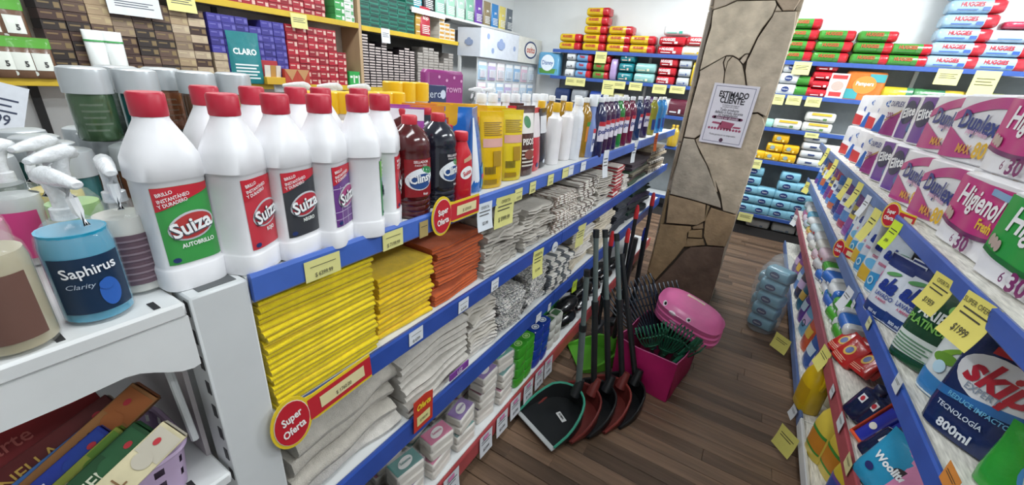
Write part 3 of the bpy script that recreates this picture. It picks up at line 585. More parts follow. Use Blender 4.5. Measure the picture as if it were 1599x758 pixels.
def can(col):
    secs = [(0, .031, .031), (.004, .034, .034), (.085, .034, .034), (.092, .032, .032)]
    f = front(secs)
    return [T('can', M(mat(col, .22, metal=.35, var=.12, vs=9, coat=.6), loft(secs, 26))), T('lid', M(mat('b9bec1', .3, metal=.25, var=.03), lathe([(.0375, .09), (.0375, .128), (.036, .135), (.03, .138), (.012, .138)], 28))), T('print', M(mat('a9b2a4', .4, alpha=.2), *[drect(f, -.02, .012+.008*(k % 2), .02+.012*k, .024+.012*k, 5, 1) for k in range(5)]))]
CN = {c: can(c) for c in ('3f5a3c', '2f6d70', '8f5a3e', '6d4a35', 'a08a58', '55605a')}
ca = (('3f5a3c', 'green', 126, 104), ('2f6d70', 'teal', 207, 106), ('55605a', 'grey green', 180, 102), ('8f5a3e', 'copper brown', 252, 116), ('6d4a35', 'dark bronze', 305, 118), ('a08a58', 'gold', 363, 121))
for c, nm, px, py in ca:
    place(CN[c], 'spray_can', nm+' can with silver lid standing on other cans behind the wax bottles', 'can', behind(px, py, -1.25 if nm in ('grey green', 'copper brown') else -1.15, S1+.1545), 80, 'silver-lidded cans, upper layer')
cl = list(CN.values()); n = 0
for x in (-1.08, -1.17, -1.26, -1.35):
    for y in (.12, .21, .3, .39, .48, .57):
        place(cl[n % 6], 'spray_can', 'silver-lidded can of the lower layer, %s along in the %s row' % (ORD[int((y-.12)/.09+.5)], ('aisle side', 'second', 'third', 'far')[int((-1.08-x)/.09+.5)]), 'can', (x, y+.008*(n % 3), S1+.016), 80, 'silver-lidded cans, lower layer'); n += 1
# ---------------------------------------------------------------- cloth shelf
YEL = cloth('e6cc12', .35); YEL2 = cloth('eac40e', .35); ORA = cloth('bf561f', .4)
X2 = -.662
cloth_stack('cleaning_cloth', 'yellow folded cleaning cloth, # in the tall stack by the post', 'cloth', 'tall stack of yellow cloths', YEL, (X2, .426, S2), 90, .25, .29, .0125, 20, .0008, 1, 11, jit=.004)
cloth_stack('cleaning_cloth', 'yellow folded cleaning cloth, # in the shorter stack next to the orange ones', 'cloth', 'short stack of yellow cloths', YEL2, (X2-.015, .672, S2), 90, .19, .28, .0145, 12, .0016, 1, 31, jit=.005)
cloth_stack('cleaning_cloth', 'orange folded cleaning cloth, # in its stack', 'cloth', 'orange cloths', ORA, (X2-.01, .89, S2), 90, .22, .28, .021, 9, .003, 2, 47, jit=.012)
YARN = cloth('dad3c7', .9); STR1 = stripes('dcd6cc', '96857a', 9, 0, .74, warp=5); STR2 = stripes('d9d4cb', '6f5f58', 5, 0, .78, warp=2); GST = stripes('cbc8c2', '77787a', 16, 0, .55, warp=14.0)
WC = cloth('d3cec6', .5); WC2 = cloth('c4beb3', .5); RST = stripes('d9cfc8', 'b0323c', 14, 2, .5)
cloth_stack('floor_cloth', 'cream loose-weave floor cloth, # in the pile after the orange cloths', 'cloth', 'cream cloths on the cloth shelf', YARN, (X2, 1.14, S2), 90, .25, .29, .026, 8, .008, 2, 60, jit=.012, fray=.006)
cloth_stack('floor_cloth', 'cream shaggy floor cloth, # in the pile below the big yellow price card', 'cloth', 'cream cloths on the cloth shelf', YARN, (X2-.005, 1.4, S2), 90, .24, .29, .022, 8, .009, 2, 70, jit=.014, fray=.007)
cloth_stack('striped_cloth', 'white cloth with thin brown stripes, # in the nearer pile', 'cloth', 'striped cloths on the cloth shelf', STR1, (X2-.005, 1.67, S2), 90, .26, .29, .022, 8, .007, 2, 80, jit=.012)
cloth_stack('striped_cloth', 'white cloth with dark brown stripes, # in the farther pile', 'cloth', 'striped cloths on the cloth shelf', STR2, (X2-.01, 1.96, S2), 90, .27, .29, .024, 8, .008, 2, 90, jit=.015)
cloth_stack('floor_cloth', 'plain cream cloth, # in the pile before the red striped ones', 'cloth', 'cream cloths on the cloth shelf', YARN, (X2-.01, 2.22, S2), 90, .2, .29, .025, 7, .006, 2, 95, jit=.01)
cloth_stack('striped_cloth', 'red and white striped cloth, # in its pile', 'cloth', 'red striped cloths', RST, (X2, 2.45, S2), 90, .17, .28, .021, 9, .003, 2, 100, jit=.006)
cloth_stack('floor_cloth', 'white folded cloth, # in the low pile after the red striped ones', 'cloth', 'white cloths after the red ones', WC, (X2, 2.63, S2), 90, .14, .28, .024, 4, .003, 2, 105)
cloth_stack('woven_bag', 'dark green and brown folded woven bag, # in the lower pile', 'bag', 'folded woven bags', [cloth('3e5a45'), cloth('6a5a45'), cloth('4a3c48'), cloth('77705c')], (X2, 2.98, S2), 90, .5, .29, .022, 7, .006, 2, 110, jit=.02)
cloth_stack('woven_bag', 'tan folded woven bag, # in the pile at the shelf end', 'bag', 'folded woven bags', [cloth('a8927a'), STR2, cloth('c3b49c')], (X2, 3.5, S2), 90, .45, .29, .024, 8, .006, 2, 120, var=3, jit=.02)
# lower cloth shelf
cloth_stack('dish_towel', 'crumpled off-white towel, # in the pile behind the lower offer sign', 'towel', 'white towels on the lower cloth shelf', [WC2, WC], (X2, .47, S3), 90, .31, .295, .05, 4, .011, 1, 130, jit=.012)
cloth_stack('dish_towel', 'off-white towel, # in the wide pile with the purple band', 'towel', 'white towels on the lower cloth shelf', [WC, cloth('c9c4bb')], (X2, .79, S3), 90, .3, .295, .053, 4, .007, 2, 140, jit=.008)
cloth_stack('dish_towel', 'small folded off-white towel, # in the narrow pile', 'towel', 'white towels on the lower cloth shelf', [WC, WC2], (X2, 1.03, S3), 90, .15, .3, .03, 7, .006, 2, 150, jit=.008)
cloth_stack('striped_cloth', 'grey and white knit cloth, # in the nearer pile on the lower shelf', 'cloth', 'grey striped cloths', GST, (X2+.002, 1.22, S3), 90, .2, .29, .02, 9, .007, 2, 160, jit=.012)
cloth_stack('striped_cloth', 'grey and white knit cloth, # in the farther pile on the lower shelf', 'cloth', 'grey striped cloths', GST, (X2+.002, 1.44, S3), 90, .2, .29, .02, 10, .007, 2, 170, jit=.012)
cloth_stack('striped_cloth', 'broad grey-striped white cloth, # in its pile by the yellow-green tag', 'cloth', 'broad striped cloths', stripes('d2cfc8', '5c6064', 4, 0, .6, warp=1), (X2+.01, 1.68, S3), 90, .24, .29, .026, 7, .006, 2, 180, jit=.012)
cloth_stack('dish_towel', 'cream towel, # in the pile behind the dustpan handles', 'towel', 'cream towels', [WC, cloth('c8beaa')], (X2-.005, 2.0, S3), 90, .3, .295, .032, 7, .008, 2, 190, jit=.012)
cloth_stack('dish_towel', 'cream towel, # in the farther pile behind the dustpan handles', 'towel', 'cream towels', [cloth('c8beaa'), WC2], (X2-.005, 2.34, S3), 90, .3, .295, .03, 8, .008, 2, 200, jit=.012)
cloth_stack('dark_cloth', 'dark navy folded cloth, # in its pile', 'cloth', 'navy cloths', [cloth('262c38'), cloth('343a44')], (X2-.005, 2.72, S3), 90, .36, .295, .03, 8, .008, 2, 210, jit=.015)
cloth_stack('dark_cloth', 'dark grey folded cloth, # in the pile at the shelf end', 'cloth', 'dark cloths at the end', [cloth('3a4048'), cloth('23483c'), cloth('56486c')], (X2-.005, 3.2, S3), 90, .46, .295, .03, 8, .01, 2, 220, jit=.02, var=3)
p = PX(702, 582, -.648); place([T('band', M(plas('7b3f96'), cbox(-.05, .05, -.002, .002, -.013, .013, .001))), T('lettering', M(plas('e8def0'), dtxt(flat(-.002), 'LIZ', .02, 0, 0, bold=.02)))], 'paper_band', 'purple paper band on the wide towel pile', 'label band', (-.645, .86, .63), 90)
# ---------------------------------------------------------------- bottom shelf: soap, laundry packs, black bags
def soap_pack(band, n=2, w=.075, d=.05, h=.026, bars='ded7cc'):
    o = []
    for k in range(n):
        z = k*(h+.003); b = M(mat(bars, .5, var=.05), cbox(-w/2, w/2, -d/2, d/2, z, z+h, .004))
        o.append(T('soap_bar', b))
    zt = n*(h+.003)-.003
    g = lambda u, v: (u, v, zt+.0012)
    o.append(T('top_label', M(plas(band, .3), drect(g, -w*.48, w*.48, -d*.42, d*.42, 3, 2)), T('logo', M(plas('e9e6e2', .3), dell(lambda u, v: (u, v, zt+.002), 0, 0, w*.28, d*.26, .3)), T('logo_text', M(plas(band, .3), xf(dtxt(flat(0), 'Seiseme', .011, 0, 0, bold=.02, sx=.8), (0, 0, zt+.0032), (-math.pi/2, 0, 0)))))))
    o.append(T('wrap', M(film(a=.16), cbox(-w/2-.003, w/2+.003, -d/2-.003, d/2+.003, -.0, zt+.006, .006))))
    return o
SP = {c: soap_pack(c) for c in ('1f7a72', '7a4a9c', 'c74f7e', '8c2f4a', '2f9a86')}
names = {'1f7a72': 'teal', '7a4a9c': 'purple', 'c74f7e': 'pink', '8c2f4a': 'dark red', '2f9a86': 'green'}
rowsy = ((.68, ('1f7a72', 'c74f7e', '8c2f4a')), (.83, ('c74f7e', '8c2f4a', '7a4a9c')), (.975, ('7a4a9c', '7a4a9c', '8c2f4a')), (1.12, ('7a4a9c', '1f7a72', '1f7a72')), (1.27, ('2f9a86', '1f7a72', '1f7a72')))
for i, (yy, cs) in enumerate(rowsy):
    for j, c in enumerate(cs):
        lv = (2, 2, 2, 3, 3)[i] if j == 0 else (3 if j == 1 else 2)
        for k in range(lv):
            top = k == lv-1
            place(SP[c] if top else SP[('7a4a9c', 'c74f7e', '1f7a72')[(i+j+k) % 3]], 'soap_pack', 'wrapped soap pair, %s stack along, %s row back, %s up' % (ORD[i], ORD[j], ORD[k]) + (' with %s label' % names[c] if top else ''), 'soap', (-.718-j*.115+R(-.008, .008), yy+R(-.008, .008), S4+.001+k*.0875), 90+R(-9, 9), 'soap packs on the bottom shelf', s=1.42)
def puck(col, ringc='dfe6ee'):
    g = [(0, .042, .03, 4), (.004, .046, .034, 4), (.05, .046, .034, 4), (.054, .043, .031, 4)]
    t = lambda u, v: (u, v, .0555)
    return [T('box', M(gloss(col), loft(g, 24))), T('emblem', M(plas(ringc, .3), dell(t, 0, 0, .024, .018, r0=.7, nr=1), dell(t, 0, 0, .012, .009)))]
gp, bp = puck('3f9a2e', '9fd07f'), puck('1f3f9a')
n = 0
for tpl, y0, cn, y1 in ((gp, 1.39, 'green', 2), (bp, 1.56, 'blue', 2)):
    for j in range(3):
        for i in range(2):
            for k in range(4):
                place(tpl, 'detergent_pack', '%s laundry pack on the bottom shelf, %s across, %s back, %s up' % (cn, ORD[i], ORD[j], ORD[k]), 'pack', (-.705-j*.098, y0+i*.078+R(-.003, .003), S4+.001+k*.0575), 90+R(-5, 5), cn+' laundry packs')
tissue = [T('packet', M(mat('cfd0c8', .4, var=.1), loft([(0, .04, .03, 3), (.006, .045, .034, 3), (.05, .045, .034, 3), (.056, .04, .03, 3)], 18))), T('print', M(plas('4a6d4c'), drect(lambda u, v: (u, v, .058), -.03, .03, -.02, .02)))]
for i in range(2):
    for k in range(3): place(tissue, 'tissue_packet', 'pale tissue packet on the bottom shelf, %s along, %s up' % (ORD[i], ORD[k]), 'packet', (-.71, 1.74+i*.085, S4+.001+k*.0595), 90, 'tissue packets')
greenbox = [T('box', M(plas('1f5c33', .4), cbox(-.075, .075, -.06, .06, 0, .13, .006))), T('lid', M(plas('2a7040', .4), cbox(-.078, .078, -.063, .063, .13, .145, .005)))]
for i in range(2): place(greenbox, 'green_box', '%s dark green plastic box at the back of the bottom shelf' % ('nearer', 'farther')[i], 'box', (-.82, 1.78+i*.16, S4+.001), 90, 'dark green boxes')
def bagroll(seed, col='17191c'):
    rn = random.Random(seed); secs = []
    for i in range(9):
        t = i/8; e = math.sin(math.pi*min(1, max(0, .04+t*.92)))**.35; secs.append([(-.11+.22*t, .05*e*math.cos(a)*(1+rn.uniform(-.12, .12)), .045+.045*e*math.sin(a)*(1+rn.uniform(-.12, .12))) for a in [2*math.pi*k/14 for k in range(14)]])
    return [T('bag', M(foil(col), skin(secs)))]
for i, (x, y, z) in enumerate(((-.72, 2.0, 0), (-.72, 2.24, 0), (-.72, 2.0, .09), (-.72, 2.24, .09), (-.75, 2.12, .18), (-.73, 2.5, 0), (-.73, 2.74, 0), (-.73, 2.6, .09), (-.73, 2.98, 0), (-.72, .42, 0), (-.73, .42, .09), (-.84, .45, 0), (-.72, .6, .0))):
    place(bagroll(i), 'bin_bag_roll', 'black plastic bin bag roll, %s of the bottom shelf rolls from the far end' % ORD[12-i], 'bag roll', (x, y, S4+.001+z), 90+R(-6, 6), 'black bin bag rolls')
# ---------------------------------------------------------------- price cards on the left rails
def rail_card(px, py, w, h, col, text, label, x=GX1+.0075, lines=1, head=None, hang=0, tcol='4a463a', group='small price cards on the left rails', tilt=0):
    p = PX(px, py, x)
    place(card(w, h, col, text, head, tcol, curl=hang, lines=lines), 'price_card', label, 'price card', (x, p[1], p[2]+h/2), rot=(0, tilt, math.pi/2), group=group)
YC = 'dcd88e'; WCARD = 'd9dde2'
for px, py, w, text, lab, col in (
    (505, 417, .075, '$ 6399.99', 'yellow price card under the black-label wax bottle', YC), (614, 374, .06, '$ 7199.99', 'yellow price card left of the upper offer sign', YC), (662, 358, .03, None, 'brown faded card beside the upper offer sign', 'a8925a'),
    (810, 304, .05, '$ 3199', 'yellow price card below the yellow pouches', YC), (832, 293, .045, '$ 2999', 'yellow price card below the brown pouch', YC), (860, 281, .05, '$ 3199', 'yellow price card below the yellow-capped bottles', YC), (883, 270, .06, None, 'yellow price card below the amber bottle', YC), (892, 266, .05, None, 'white price card right below the lavender bottle', WCARD), (911, 260, .06, None, 'white price card before the poett bottles', WCARD),
    (650, 525, .052, '$ 6399', 'white price card on the cloth shelf rail under the yellow cloths', WCARD), (724, 477, .05, '$ 4199', 'white price card under the orange cloths', WCARD), (773, 445, .045, '$ 2699', 'white price card under the cream cloths', WCARD), (841, 496, .05, None, 'white price card on the lower cloth shelf rail', WCARD), (858, 480, .03, None, 'small white card near the end of the lower rail', WCARD)):
    rail_card(px, py, w, .042, col, text, lab)
# larger cards hanging over the rails
for px, py, w, h, col, text, head, lab, tl in (
    (757, 338, .07, .085, 'd8dfe6', '$5199', 'OFERTA', 'white hanging card reading 5199 beside the upper offer sign', .05), (790, 330, .105, .105, 'dfdc8a', '$ 5999.99', 'OFERTA', 'large yellow hanging card reading 5999.99 over the cream cloths', .25),
    (840, 411, .075, .12, 'd9d67e', '$ 2.999', 'OFERTA', 'yellow hanging card on the cloth shelf rail before the dustpan handles', .1), (908, 368, .09, .12, 'd8d58a', None, None, 'yellow hanging card in front of the cream towels', .25), (898, 447, .055, .07, 'b8d43a', None, None, 'yellow-green hanging tag under the broad striped cloths', .2),
    (945, 256, .055, .14, 'd6dade', None, None, 'white hanging strip under the poett bottles', .05), (992, 237, .06, .14, 'd6dade', None, None, 'white hanging strip nearer the end of the bottle rail', .25), (1024, 222, .06, .13, 'e06a2a', None, None, 'orange hanging tag at the end of the bottle rail', .1)):
    p = PX(px, py, GX1+.012)
    place(card(w, h, col, text, head, '3c3a34', curl=.12, lines=2 if text else 3, tsize=w*.2), 'hanging_price_card', lab, 'price card', (GX1+.0105, p[1], p[2]+h/2), rot=(tl*.6, 0, math.pi/2), group='hanging price cards on the left gondola')
hold = [T('holder', M(plas('dfe3e8', .2), dell(lambda u, v: (u, -.002, v), 0, 0, .028, .024), prism([(.028*math.cos(t), .024*math.sin(t)) for t in [2*math.pi*i/20 for i in range(20)]], -.0018, .0005))), T('print', M(paper('6a7078'), drect(flat(-.003), -.014, .014, -.004, .002, 2, 1)))]
p = PX(866, 386, GX1+.009); place(hold, 'round_tag', 'round white plastic tag clipped on the cloth shelf rail', 'tag', (GX1+.0095, p[1], p[2]), 90)
p = PX(690, 338, GX1+.012); place(offer_sign(price='$ 1299.00', arm=.12), 'offer_sign', 'red and yellow Super Oferta sign on the bottle shelf rail', 'sign', (GX1+.0115, p[1], p[2]), rot=(0, 0, math.pi/2), group='Super Oferta signs', s=.95)
p = PX(456, 661, GX1+.012); place(offer_sign(price='$ 1760.00', arm=.145), 'offer_sign', 'larger red and yellow Super Oferta sign beside the white post', 'sign', (GX1+.0115, p[1], p[2]+.001), rot=(0, -.06, math.pi/2), group='Super Oferta signs', s=(1, 1, 1.12))
f = flat(-.001)
small_offer = [T('card', M(plas('c33a2c', .4), prism([(-.035, -.05), (.035, -.05), (.036, .045), (.01, .053), (-.034, .05)], -.001, .0005))), T('price_slip', M(paper('d9cf8e'), drect(f, -.024, .024, -.035, -.004, 2, 1)), T('price', M(paper('4a4335'), dtxt(flat(-.002), '$780.00', .012, 0, -.02, sx=.75)))), T('lettering', M(plas('f0d33a', .4), dtxt(f, 'Oferta', .026, 0, .024, bold=.04, sx=.72, shear=.2)))]
p = PX(661, 642, GX1+.012); place(small_offer, 'small_offer_sign', 'red card reading Oferta on the lower cloth shelf rail', 'sign', (GX1+.0115, p[1], p[2]), 90, s=1.15)
for i, (px, py, tx) in enumerate(((706, 742, '$1399'), (760, 683, '$2399'), (785, 655, '$2199'), (806, 628, '$1299'), (826, 605, '$1799'), (843, 585, '$1199'), (858, 563, '$1499'))):
    p = PX(px, py, GX1+.014); pts = card(.085, .11, 'd4d7dc', tx, None, '3c3c40', curl=.06, lines=2, tsize=.022)
    pts.append(T('pink_patch', M(paper('d77fae'), drect(lambda u, v: (u, -.0035, v), -.02, .014, -.026, -.006, 2, 1))))
    place(pts, 'hanging_price_card', 'white card with pink patch hung on the red bottom rail, %s from the near end' % ORD[i], 'price card', (GX1+.011, p[1], .178), rot=(0, 0, math.pi/2), group='cards on the red bottom rail')
# ---------------------------------------------------------------- dustpans on long handles
def dustpan(body, rim, lip=None):
    n = 15; out = []
    for i in range(n): t = math.pi*i/(n-1); out.append((.13*math.cos(t)*(1 if abs(math.cos(t)) < .9 else .98), .07+.19*math.sin(t)))
    base = [(.122, 0), *out, (-.122, 0)]
    # floor of the scoop, wall rising towards the back
    hgt = lambda y: .012+.085*min(1, max(0, y/.2))**1.2
    inner = [(x*.97, y*.985, .004+.02*y) for x, y in base]; top = [(x, y, hgt(y)) for x, y in base]; topo = [(x*1.045, y*1.02+(.0 if y <= 0 else .004), hgt(y)) for x, y in base]; low = [(x*1.03, y*1.01, 0) for x, y in base]
    n = len(base); V = inner+top+topo+low; F = [tuple(range(n)), tuple(range(3*n, 4*n))]
    for a in range(3):
        for i in range(n-1): F.append((a*n+i, a*n+i+1, (a+1)*n+i+1, (a+1)*n+i))
    pan = M(body, (V, F), sharp=50)
    ri = M(rim, tube([(x*1.03, y*1.015, z+.002) for x, y, z in top], .006, 6))
    ks = [T('pan', pan), T('rim', ri)]
    if lip: ks.append(T('lip_strip', M(lip, cbox(-.128, .128, -.016, .006, .001, .008, .002))))
    return ks
BK = plas('1b1d1f', .4); TEAL = plas('3f9a80', .4); DR = plas('74302c', .4); GREY = mat('5a6664', .4, var=.05)
d = Vector((.378, .926, 0)).normalized(); rzp = math.degrees(math.atan2(-d.x, d.y))
for i, (body, rim, lip, nm, cap_px) in enumerate(((BK, TEAL, plas('b9bcbc', .4), 'black dustpan with teal rim and white lip, nearest', (931, 428)), (DR, DR, None, 'dark red dustpan nested right behind the teal-rimmed one', (931, 363)), (BK, BK, None, 'black dustpan between the two dark red ones', (945, 363)), (DR, plas('8c3a34', .4), None, 'dark red dustpan, the farther of two', (963, 369)), (BK, BK, None, 'black dustpan, last of the nested row', (971, 400)))):
    o = Vector((-.526, 1.305, .004+.008*(4-i)))+d*(.085*i)+Vector((.02*i, 0, 0)); b = o+d*.235
    tp = PY(cap_px[0], cap_px[1], 1.62+.09*i); tp = Vector(tp)-o
    c, s_ = math.cos(math.radians(-rzp)), math.sin(math.radians(-rzp))
    lt = Vector((tp.x*c-tp.y*s_, tp.x*s_+tp.y*c, tp.z)); lb = Vector((0, .265, .075)); mid = lb.lerp(lt, .56)
    tpl = dustpan(body, rim, lip)+[T('handle', M(BK if i not in (0,) else GREY, tube([tuple(lb), tuple(mid)], .0155, 10)), T('collar', M(BK, tube([tuple(lb.lerp(lt, .54)), tuple(lb.lerp(lt, .59))], .0185, 10)))), T('upper_handle', M(GREY if i in (0, 1, 2, 3) else BK, tube([tuple(mid), tuple(lt)], .0125, 10)), T('end_cap', M(BK, tube([tuple(lb.lerp(lt, .97)), tuple(lb.lerp(lt, 1.015))], .0148, 10)))),
            T('socket', M(body, tube([(0, .245, .07), (0, .28, .15)], [.03, .018], 10)))]
    if i == 0: tpl.append(T('sticker', M(paper('d9d9d9'), xf(cbox(-.03, .03, -.012, .012, 0, .001), (.02, .14, .0095), (.02, 0, -.2))), T('print', M(paper('333333'), xf(dtxt(flat(0), 'BOMPA', .014, 0, 0, bold=.02, sx=.8), (.02, .14, .0118), (-math.pi/2+.02, 0, -.2))))))
    place(tpl, 'dustpan', nm, 'dustpan', tuple(o), rot=(.09 if i == 0 else 0, 0, math.radians(rzp)), group='long-handled dustpans in a nested row')
gpan = dustpan(plas('5fae34', .4), plas('6cbf3c', .4))
o = Vector((-.6, 1.93, .006)); place(gpan+[T('handle', M(BK, tube([(0, .23, .07), (.03, .22, .8)], .013, 10))), T('socket', M(plas('5fae34', .4), tube([(0, .215, .07), (0, .235, .15)], [.03, .018], 10)))], 'dustpan', 'bright green dustpan behind the nested row', 'dustpan', tuple(o), -50, 'long-handled dustpans in a nested row')
# sticks with red and blue hanging tips
for i, (bx, by, tpx, tpy, ty, tipc, lab) in enumerate(((-.5, 2.2, 954, 380, 2.25, 'b8262c', 'black broomstick with red tip right behind the grey handles'), (-.46, 2.3, 979, 375, 2.4, 'c02a30', 'black broomstick with red tip next to the tallest dustpan handle'), (-.42, 2.42, 993, 338, 2.55, 'b8262c', 'black broomstick with red tip further back'), (-.42, 2.75, 1018, 318, 2.75, 'a82228', 'black broomstick with red tip nearest the pillar'), (-.46, 2.72, 1005, 372, 2.75, '2a3fb0', 'black broomstick with blue tip by the pillar'))):
    t = Vector(PY(tpx, tpy, ty)); b = Vector((t.x+.03, t.y-.05, 0)); bx, by = b.x, b.y; l = t-b
    l = Vector((l.y, -l.x, l.z)); tip = l.normalized()*.075
    tpl = [T('stick', M(BK, tube([(0, 0, .12), tuple(l)], .0125, 10))), T('tip', M(plas(tipc, .35), tube([tuple(l-tip*.2), tuple(l+tip*.6), tuple(l+tip)], [.015, .014, .007], 10))), T('broom_head', M(plas('2a2c30', .5), cbox(-.07, .07, -.022, .022, .085, .125, .008))), T('bristles', M(mat('4a2a2c' if i % 2 else '23262a', .9, var=.3, vs=150, stretch=(1, 1, .05)), loft([(0, .078, .03, 5), (.085, .066, .018, 5)], 24)))]
    place(tpl, 'broom', lab, 'broom', (bx, by, 0), 90, 'brooms leaning by the pillar')
# ---------------------------------------------------------------- pink fabric bin with rakes, pink toy box lids on top
B0, B1, B2, B3 = (-.375, 1.935), (-.048, 1.89), (.02, 2.29), (-.305, 2.32)
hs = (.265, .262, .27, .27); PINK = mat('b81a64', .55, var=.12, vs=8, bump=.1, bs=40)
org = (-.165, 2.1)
pts = [(x-org[0], y-org[1]) for x, y in (B0, B1, B2, B3)]
def side(i, k):
    j = (i+1) % 4; a, b = pts[i], pts[j]
    def f(u, v):
        x, y = a[0]+(b[0]-a[0])*u, a[1]+(b[1]-a[1])*u; z = (hs[i]*(1-u)+hs[j]*u-.012*math.sin(math.pi*u))*v
        nx, ny = (b[1]-a[1]), -(b[0]-a[0]); l = math.hypot(nx, ny); d_ = .008*math.sin(math.pi*u)*math.sin(math.pi*v)-k+.004*math.sin(9*u+5*v)
        tp = 1-.05*(1-v)
        return ((x+nx/l*d_)*tp, (y+ny/l*d_)*tp, .002+z)
    return grid(f, 8, 6)
bin_me = M(PINK, *[side(i, 0) for i in range(4)], ([(x*.95, y*.95, .002) for x, y in pts], [(0, 1, 2, 3)]), sharp=60, fix=True)
piping = M(mat('d06a9a', .6), *[tube([side(i, 0)[0][6*9+k] for k in range(9)], .0028, 6) for i in range(4)])
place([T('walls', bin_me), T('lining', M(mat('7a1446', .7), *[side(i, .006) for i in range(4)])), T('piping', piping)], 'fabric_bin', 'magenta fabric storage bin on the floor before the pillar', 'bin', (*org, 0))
def hand_rake(col, n=9, w=.15, ln=.2, tr=.0042):
    g = []
    for i in range(n):
        u = -1+2*i/(n-1); x0 = u*w*.22; x1 = u*w*.5
        g.append(tube([(x0, 0, 0), (x0*1.6, 0, ln*.3), (x1, -.004, ln*.85), (x1*1.0, .028, ln)], tr, 6))
    bar = tube([(-w*.4, -.001, ln*.6), (0, -.003, ln*.62), (w*.4, -.001, ln*.6)], .004, 6)
    return [T('head', M(plas(col, .45), loft([(-.035, .013, .01), (-.01, .02, .01), (.012, w*.26, .009)], 14))), T('tines', M(plas(col, .45), *g)), T('cross_bar', M(plas(col, .45), bar)), T('handle', M(plas(col, .45), tube([(0, 0, -.02), (0, 0, -.12)], [.014, .0115], 10)))]
GR = '2f7a5c'; NV = '1f2733'
fan = hand_rake('27303e', 14, .32, .3, .0058)
for tpl, lab, x, y, z, rot in (
    (fan, 'big navy fan rake head leaning out of the bin to the left', -.27, 2.2, .2, (-.35, -.62, .35)), (fan, 'navy fan rake head behind the other one', -.2, 2.26, .17, (-.3, -.4, .3)),
    (hand_rake(GR), 'green hand rake hooked over the front of the bin', -.2, 2.0, .24, (.5, -.35, .5)), (hand_rake('2a6e52'), 'green hand rake in the middle of the bin', -.13, 2.06, .2, (.3, .1, .2)), (hand_rake('245f48'), 'dark green hand rake towards the right of the bin', -.07, 2.08, .2, (.35, .35, -.3)), (hand_rake('1f4f3e'), 'darkest green hand rake at the back of the bin', -.14, 2.2, .19, (-.1, .2, .1))):
    place(tpl, 'hand_rake', lab, 'rake', (x, y, z), rot=rot, group='garden rakes in the bin')
trowel = [T('blade', M(plas(GR, .45), loft([(-.06, .034, .004, 3), (.06, .034, .006, 3), (.08, .03, .004, 3)], 14))), T('handle', M(plas(GR, .45), tube([(0, 0, -.05), (0, 0, -.17)], .012, 10)))]
place(trowel, 'garden_trowel', 'green trowel standing at the right corner of the bin', 'trowel', (-.02, 2.06, .27), rot=(.2, .5, .9))
PK = plas('e472aa', .32, .15)
lid0 = [(0, .21, .13, 3.2), (.035, .215, .135, 3.2), (.042, .205, .127, 3.0), (.066, .188, .112, 2.7), (.078, .155, .088, 2.5), (.083, .09, .05, 2.3)]
rim = [(0, .212, .132, 3.2), (.03, .215, .135, 3.2), (.034, .2, .12, 3.2)]
fs = front(lid0, .001)
for k in range(3):
    tpl = [T('shell', M(PK, loft(lid0 if k == 2 else rim, 32)))]
    ff = fs if k == 2 else front(rim, .001)
    if k == 2:
        tpl += [T('eye', M(plas('f0eef0', .3), dell(fs, u, .05, .014, .012)), T('pupil', M(plas('1a1a1c', .2), dell(front(lid0, .002), u+.003, .051, .008, .008)))) for u in (-.15, .02)]
        tpl += [T('nose_patch', M(plas('f2dfe8', .3), dell(fs, -.08, .032, .025, .012))), T('sticker', M(paper('ecd9c8'), drect(lambda u, v: (u, -.02+v, .0805+.015*v), -.07, .05, .03, .095, 3, 3)), T('sticker_print', M(paper('e0a24a'), *[dell(lambda u, v: (u, -.02+v, .0815+.015*v), -.05+.03*i, .06, .01, .016) for i in range(4)])))]
    else: tpl += [T('nose_patch', M(plas('f2dfe8', .3), dell(ff, -.06, .016, .024, .008)))]
    place(tpl, 'toy_box_lid', ('lowest', 'middle', 'top')[k]+' pink toy box lid of three on the bin'+(' with painted eyes' if k == 2 else ''), 'lid', (-.075, 2.24, .31+.033*k), rot=(.16, .24, -.12), group='pink toy box lids', s=.86)
# ================================================================ near end unit: white cantilever shelves, trigger sprays, incense
arc = [(.2, -.115), (.2, -.03), (-.3, -.03), (-.3, -.055)]
prof = [(.2, 0), (.2, -.088)]+[(.19-.075*t, -.09+.034*(3*t*t-2*t**3)) for t in (0, .2, .4, .6, .8, 1)]+[(.06, -.058), (-.3, -.05), (-.3, 0)]
end = [T('shelf', M(STEELW, cbox(-1.55, -.652, -.3, .2, S1-.024, S1, .004)), T('bracket', M(STEELW, prism([(a, S1-.024+b) for a, b in prof], -.664, -.6535, 'x'), sharp=50)), *[T('slot', M(mat('2b2c2e', .6), xf(cbox(-.012, .012, -.004, .004, 0, .0012), (x, y, S1)))) for x, y in ((-.675, .075), (-.672, .17), (-.69, -.06))]),
       T('shelf', M(STEELW, cbox(-1.55, -.652, -.3, .2, .826, .85, .004)), *[T('slot', M(mat('2b2c2e', .6), xf(cbox(-.01, .01, -.004, .004, 0, .0012), (-.68, .15, .85)))) for _ in (0,)]),
       T('shelf', M(STEELW, cbox(-1.55, -.652, -.3, .2, .476, .5, .004))), T('back_panel', M(mat('b9b2b4', .5), cbox(-1.55, -.72, .192, .199, .1, 1.19))), T('diagonal_bar', M(STEEL, tube([(-.74, .178, 1.15), (-.74, .178, 1.13), (-.7, .178, .92)], .006, 8))), T('base', M(STEELW, cbox(-1.55, -.66, -.28, .2, 0, .12)))]  # includes a thin steel-coloured bar slanting down in front of the back panel
place(end, 'end_shelving', 'white steel end shelving nearest the camera holding spray bottles', 'shelving')
sap = spray(.142, .0365, '1694b8', '132f4c', 'Saphirus', sub='Clarity', level=.86, turn=1.9)
